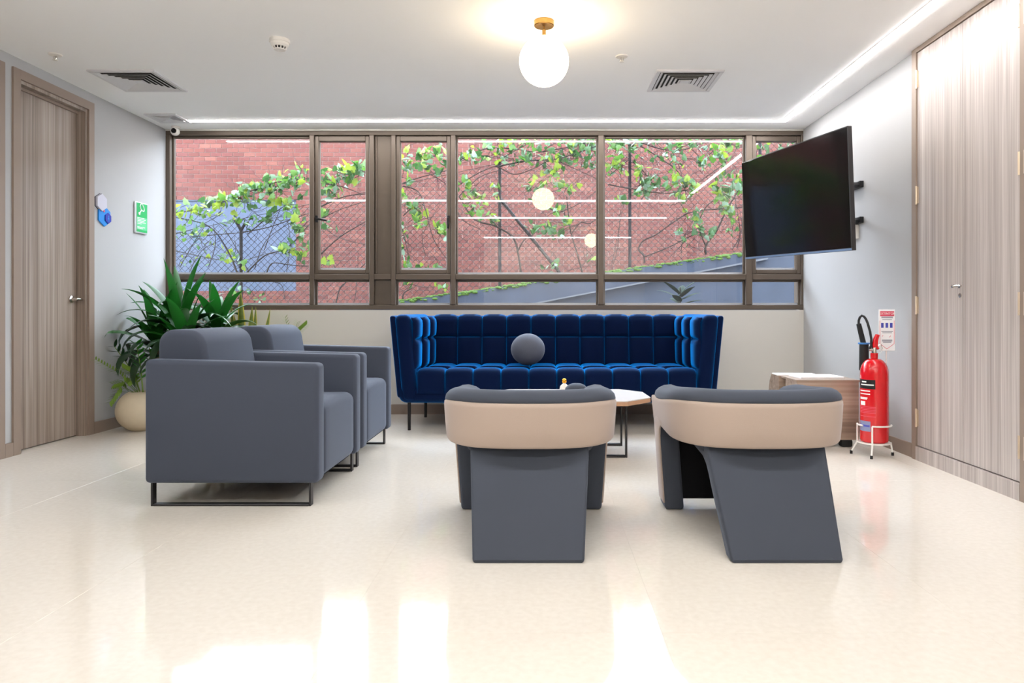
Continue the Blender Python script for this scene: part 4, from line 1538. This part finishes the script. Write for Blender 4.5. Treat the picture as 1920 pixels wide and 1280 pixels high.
SH1 = [(0, 0.0), (0.22, -0.14), (0.44, 0.0), (0.46, 0.28), (0.34, 0.36), (0.36, 0.62), (0.14, 0.72), (0, 0.98), (-0.14, 0.72), (-0.36, 0.62), (-0.34, 0.36), (-0.46, 0.28), (-0.44, 0.0), (-0.22, -0.14), (0, 0.0)]
SH2 = [(0, 0.0), (0.26, -0.10), (0.42, 0.12), (0.40, 0.42), (0.22, 0.74), (0, 1.0), (-0.22, 0.74), (-0.40, 0.42), (-0.42, 0.12), (-0.26, -0.10), (0, 0.0)]


def fan(name, mat, sh):
    vs = [(0, 0.35, 0.10)] + [(p[0], p[1], -0.10 * abs(p[0]) - 0.12 * max(0, p[1] - .6)) for p in sh[:-1]]
    n = len(vs) - 1
    fs = [(0, 1 + i, 1 + (i + 1) % n) for i in range(n)]
    return G().add(vs, fs).mesh(name, mat, True, 80)


LEAF = [[fan('leaf', m, SH1), fan('leaf', m, SH2)] for m in VL]
rv = random.Random(21)


def vine(label, x_base, stems, clusters):
    X0 = (x_base - CX) * KF
    zb = fz_bottom(X0)
    v = thing('climbing_vine', (X0, FYD - 0.05, zb), label, 'vine', 'climbing vines on the courtyard fence')

    def L(x, y, d=0.0):
        p = at(x, y, FYD)
        return Vector((p.x - X0, d, p.z - zb))
    for (r0, pts) in stems:
        P_ = [L(x, y, rv.uniform(-.05, .02)) for x, y in pts]
        # smooth the polyline a little
        Q = []
        for i in range(len(P_) - 1):
            p0, p1, p2, p3 = P_[max(i - 1, 0)], P_[i], P_[i + 1], P_[min(i + 2, len(P_) - 1)]
            for k in range(5):
                t = k / 5
                Q.append(0.5 * ((2 * p1) + (p2 - p0) * t + (2 * p0 - 5 * p1 + 4 * p2 - p3) * t * t + (3 * p1 - p0 - 3 * p2 + p3) * t ** 3))
        Q.append(P_[-1])
        nq = len(Q)
        part('stem', G().tube(Q, [r0 * (1 - 0.45 * i / nq) for i in range(nq)], 6), M['stem'], v)
    nl = 0
    for (x0, y0, x1, y1, sp, num, size, mix) in clusters:
        for k in range(2 + num // 5):
            t = rv.random()
            x_, y_ = x0 + (x1 - x0) * t, y0 + (y1 - y0) * t
            hd, tw_ = rv.uniform(-PI, PI), []
            for q in range(7):
                tw_.append(L(x_, y_, rv.uniform(-.03, .02)))
                hd += rv.gauss(0, .35)
                x_ += 9 * math.cos(hd)
                y_ += 9 * math.sin(hd) * .8
            tw_ = [p for p in tw_ if p.z > fz_bottom(p.x + X0) - zb + .01]
            if len(tw_) > 2:
                part('twig', G().tube(tw_, [0.0042 - .0004 * q for q in range(len(tw_))], 5), M['stem'], v)
        for k in range(int(num * 1.25)):
            t = rv.random()
            x_, y_ = x0 + (x1 - x0) * t + rv.gauss(0, sp * 0.6), y0 + (y1 - y0) * t + rv.gauss(0, sp)
            p = L(x_, y_, rv.uniform(-0.22, 0.08))
            p.z = max(p.z, 0.03 + fz_bottom(p.x + X0) - zb)
            m_ = rv.choices((0, 1, 2, 3), mix)[0]
            s = size * KF * rv.uniform(0.55, 1.2)
            o = put('leaf', LEAF[m_][rv.random() < 0.5], v, p, (rv.gauss(1.0, 0.5), rv.gauss(0, .5), rv.uniform(-2.6, 2.6)), (s, s, s))
            nl += 1
    return nl


BR, MX, DK, PL = (5, 4, 2, 1), (2, 4, 5, 1), (1, 2, 7, 1), (1, 3, 3, 3)
vine('bright leafy vine spreading over the grey panel beside the wall corner', 452,
     [(0.012, [(450, 512), (430, 470), (395, 425), (330, 408)]), (0.009, [(320, 402), (380, 392), (440, 372)]), (0.008, [(360, 445), (420, 440), (460, 437)]),
      (0.007, [(330, 470), (400, 485), (450, 490), (500, 478)]), (0.006, [(470, 512), (450, 470), (425, 430), (400, 410)]), (0.006, [(340, 500), (370, 450), (390, 420)]),
      (0.006, [(395, 500), (410, 460), (405, 420)]), (0.005, [(330, 440), (370, 430), (420, 400)]), (0.005, [(360, 510), (385, 470), (420, 450)])],
     [(325, 405, 420, 395, 8, 50, 13, BR), (400, 385, 470, 368, 8, 44, 14, BR), (435, 374, 470, 380, 9, 14, 14, (4, 3, 2, 2)), (430, 420, 470, 415, 9, 14, 14, DK),
      (330, 430, 400, 455, 14, 28, 10, MX), (430, 478, 470, 505, 6, 14, 13, BR), (330, 480, 400, 490, 14, 12, 8, MX), (440, 545, 500, 558, 7, 12, 11, PL)])
vine('denser vine rising to the edge of the grey panel', 500,
     [(0.010, [(462, 515), (500, 480), (540, 465), (585, 420)]), (0.009, [(440, 372), (520, 345), (582, 335)]), (0.008, [(460, 437), (510, 425), (582, 400)]), (0.009, [(505, 512), (515, 494), (545, 497), (580, 500)]),
      (0.006, [(500, 470), (515, 430), (530, 390)]), (0.005, [(540, 510), (548, 450), (540, 400)]), (0.006, [(470, 440), (520, 400), (575, 365)]), (0.006, [(480, 505), (505, 450), (560, 410)]), (0.007, [(515, 528), (530, 535), (540, 565)])],
     [(470, 362, 580, 338, 7, 66, 14, MX), (470, 376, 565, 385, 9, 32, 14, (4, 3, 2, 2)), (475, 418, 525, 412, 9, 14, 14, DK), (545, 385, 580, 470, 9, 38, 15, MX), (530, 470, 575, 480, 7, 16, 15, MX),
      (560, 320, 580, 318, 5, 6, 10, BR), (500, 350, 580, 360, 9, 24, 13, DK)])
vine('vine with dense crown filling the narrow casement top', 640,
     [(0.010, [(632, 568), (640, 540), (656, 525), (690, 490)]), (0.009, [(600, 480), (640, 445), (680, 420), (695, 412)]), (0.008, [(600, 345), (640, 350), (680, 365)]),
      (0.009, [(600, 390), (650, 370), (690, 365)]), (0.006, [(600, 420), (640, 447), (690, 460)]), (0.005, [(668, 565), (672, 520), (674, 470)]), (0.006, [(605, 410), (640, 395), (690, 378)])],
     [(602, 345, 690, 325, 9, 50, 14, MX), (640, 322, 690, 318, 5, 20, 15, BR), (602, 365, 640, 360, 9, 22, 13, DK), (603, 400, 622, 425, 7, 14, 15, DK), (603, 492, 612, 500, 4, 6, 15, BR),
      (625, 495, 632, 492, 2, 2, 12, BR)])
vine('vine hanging on the fence across the second narrow casement', 768,
     [(0.012, [(757, 566), (760, 550), (775, 540)]), (0.008, [(757, 345), (790, 335), (842, 320)]), (0.008, [(757, 350), (785, 360), (800, 395), (815, 450), (842, 490)]),
      (0.008, [(757, 405), (790, 380), (842, 374)]), (0.006, [(757, 430), (765, 470), (772, 505)]), (0.006, [(810, 330), (835, 345), (845, 370)]), (0.005, [(800, 480), (795, 440), (830, 380)])],
     [(757, 302, 840, 292, 8, 34, 15, (3, 4, 2, 2)), (757, 320, 840, 318, 8, 26, 14, MX), (757, 372, 790, 400, 9, 24, 14, MX), (775, 410, 795, 425, 6, 14, 15, BR), (815, 425, 838, 445, 6, 16, 14, BR),
      (757, 430, 765, 500, 6, 16, 14, PL), (760, 503, 835, 505, 3, 8, 12, PL), (765, 533, 785, 535, 5, 8, 12, DK), (820, 535, 840, 542, 4, 6, 12, BR), (765, 345, 772, 340, 4, 5, 16, DK)])
vine('leafy vine round the braced post left of the globe reflection', 975,
     [(0.016, [(977, 512), (972, 478), (962, 446), (930, 425), (890, 412), (862, 370)]), (0.010, [(972, 470), (980, 455), (988, 446)]),
      (0.009, [(858, 305), (910, 282), (960, 282), (1010, 287)]), (0.008, [(858, 350), (900, 325), (935, 312)]), (0.007, [(862, 368), (900, 335), (935, 322)]), (0.006, [(940, 300), (980, 278), (1010, 262)]),
      (0.008, [(858, 395), (870, 415), (900, 430)])],
     [(862, 300, 940, 290, 11, 40, 13, MX), (930, 275, 1020, 268, 9, 36, 13, MX), (950, 300, 1010, 298, 9, 28, 13, DK), (870, 345, 905, 380, 10, 24, 13, BR),
      (865, 385, 935, 420, 10, 26, 14, MX), (925, 355, 940, 385, 6, 10, 12, BR), (985, 350, 1020, 355, 9, 16, 13, MX), (990, 430, 1020, 435, 8, 14, 13, DK)])
vine('vine with crooked trunk at the edge of the globe reflection pane', 1092,
     [(0.012, [(1092, 512), (1080, 470), (1070, 435), (1066, 405), (1062, 370)]), (0.009, [(1072, 438), (1088, 418), (1105, 420), (1122, 405)]), (0.009, [(1010, 287), (1060, 278), (1120, 265)]),
      (0.011, [(930, 315), (990, 304), (1050, 298), (1120, 276)]), (0.007, [(935, 315), (965, 328), (1000, 318), (1035, 303), (1080, 320), (1122, 338)]), (0.007, [(1030, 392), (1050, 398), (1090, 380), (1122, 355)]),
      (0.005, [(1030, 470), (1042, 482), (1040, 505)]), (0.005, [(1060, 510), (1085, 502), (1120, 497)])],
     [(1020, 275, 1120, 268, 9, 36, 13, MX), (1010, 300, 1090, 298, 9, 30, 13, DK), (1060, 285, 1120, 285, 9, 26, 13, PL), (1030, 350, 1080, 357, 9, 20, 13, MX), (1020, 315, 1045, 330, 7, 14, 13, BR), (1020, 430, 1060, 435, 8, 18, 13, DK),
      (1030, 385, 1050, 400, 7, 10, 12, MX), (1055, 410, 1068, 425, 5, 8, 13, MX), (1090, 310, 1120, 315, 6, 8, 14, DK), (1020, 505, 1045, 500, 5, 10, 10, MX), (1095, 490, 1120, 488, 4, 6, 12, PL)])
vine('vine climbing the tall post in the pane beside the television', 1206,
     [(0.012, [(1206, 495), (1205, 480), (1196, 468), (1205, 452), (1230, 440), (1265, 415), (1300, 398), (1390, 390)]), (0.009, [(1207, 482), (1250, 465), (1290, 445), (1320, 432)]), (0.009, [(1139, 348), (1180, 355), (1250, 364), (1300, 353)]),
      (0.008, [(1200, 275), (1240, 300), (1270, 325), (1280, 348)]), (0.007, [(1250, 270), (1268, 305), (1280, 340)]), (0.007, [(1140, 332), (1160, 315), (1180, 300)]), (0.007, [(1185, 305), (1205, 322), (1218, 340)]),
      (0.006, [(1150, 495), (1158, 460), (1162, 395)]), (0.006, [(1145, 500), (1152, 470), (1165, 400)])],
     [(1140, 275, 1195, 285, 10, 50, 13, MX), (1140, 310, 1170, 320, 9, 30, 12, BR), (1200, 268, 1260, 275, 9, 20, 13, DK), (1190, 320, 1210, 330, 6, 12, 12, BR), (1195, 345, 1240, 350, 7, 26, 14, DK), (1190, 362, 1215, 368, 5, 10, 13, DK),
      (1155, 378, 1175, 382, 4, 8, 13, MX), (1262, 438, 1275, 440, 4, 3, 18, PL), (1220, 300, 1260, 310, 9, 12, 13, DK), (1270, 455, 1290, 458, 4, 5, 11, MX)])
vine('forked vine rooted on the mossy wall next to the television', 1322,
     [(0.016, [(1322, 478), (1322, 460), (1340, 435), (1358, 400), (1380, 360)]), (0.010, [(1322, 462), (1312, 440), (1310, 415), (1325, 385), (1355, 368)]), (0.009, [(1200, 270), (1240, 282), (1280, 282), (1330, 264)]),
      (0.007, [(1372, 468), (1385, 440), (1380, 400), (1370, 340)]), (0.006, [(1380, 465), (1388, 430), (1386, 400)]), (0.006, [(1300, 350), (1340, 320), (1380, 290)]), (0.005, [(1275, 480), (1278, 450), (1300, 410)])],
     [(1260, 270, 1300, 275, 9, 16, 13, DK), (1300, 270, 1390, 272, 9, 34, 13, MX), (1325, 290, 1360, 300, 8, 26, 14, (3, 3, 1, 3)), (1310, 305, 1325, 315, 6, 10, 14, DK), (1255, 340, 1300, 360, 8, 34, 14, MX),
      (1330, 365, 1390, 365, 8, 26, 18, PL), (1340, 330, 1390, 345, 10, 22, 13, DK), (1265, 375, 1290, 380, 5, 12, 13, MX), (1280, 400, 1305, 410, 6, 12, 12, MX), (1260, 308, 1280, 312, 8, 8, 13, DK),
      (1295, 425, 1325, 440, 7, 16, 16, DK), (1350, 390, 1375, 410, 8, 16, 14, MX), (1360, 432, 1380, 432, 5, 6, 10, MX), (1415, 280, 1500, 275, 12, 20, 13, DK)])

# dark shrub right outside the low pane
sh = thing('courtyard_shrub', (1.35, 7.0, -0.25), 'dark broad-leaved shrub outside the low right pane', 'shrub')
for k in range(14):
    az = 2 * PI * k * 0.382
    part('leaf', blade((0.0, 0.0, 1.14 + 0.015 * k), az, 0.1 + 0.05 * k, 0.26, 0.075, 0.8, n=6, lim=False), M['shrub'], sh, angle=60)
part('stem', G().tube([(0, 0, 0), (0.01, 0, 0.7), (0, 0, 1.38)], [.012, .010, .006], 7), M['stem'], sh)
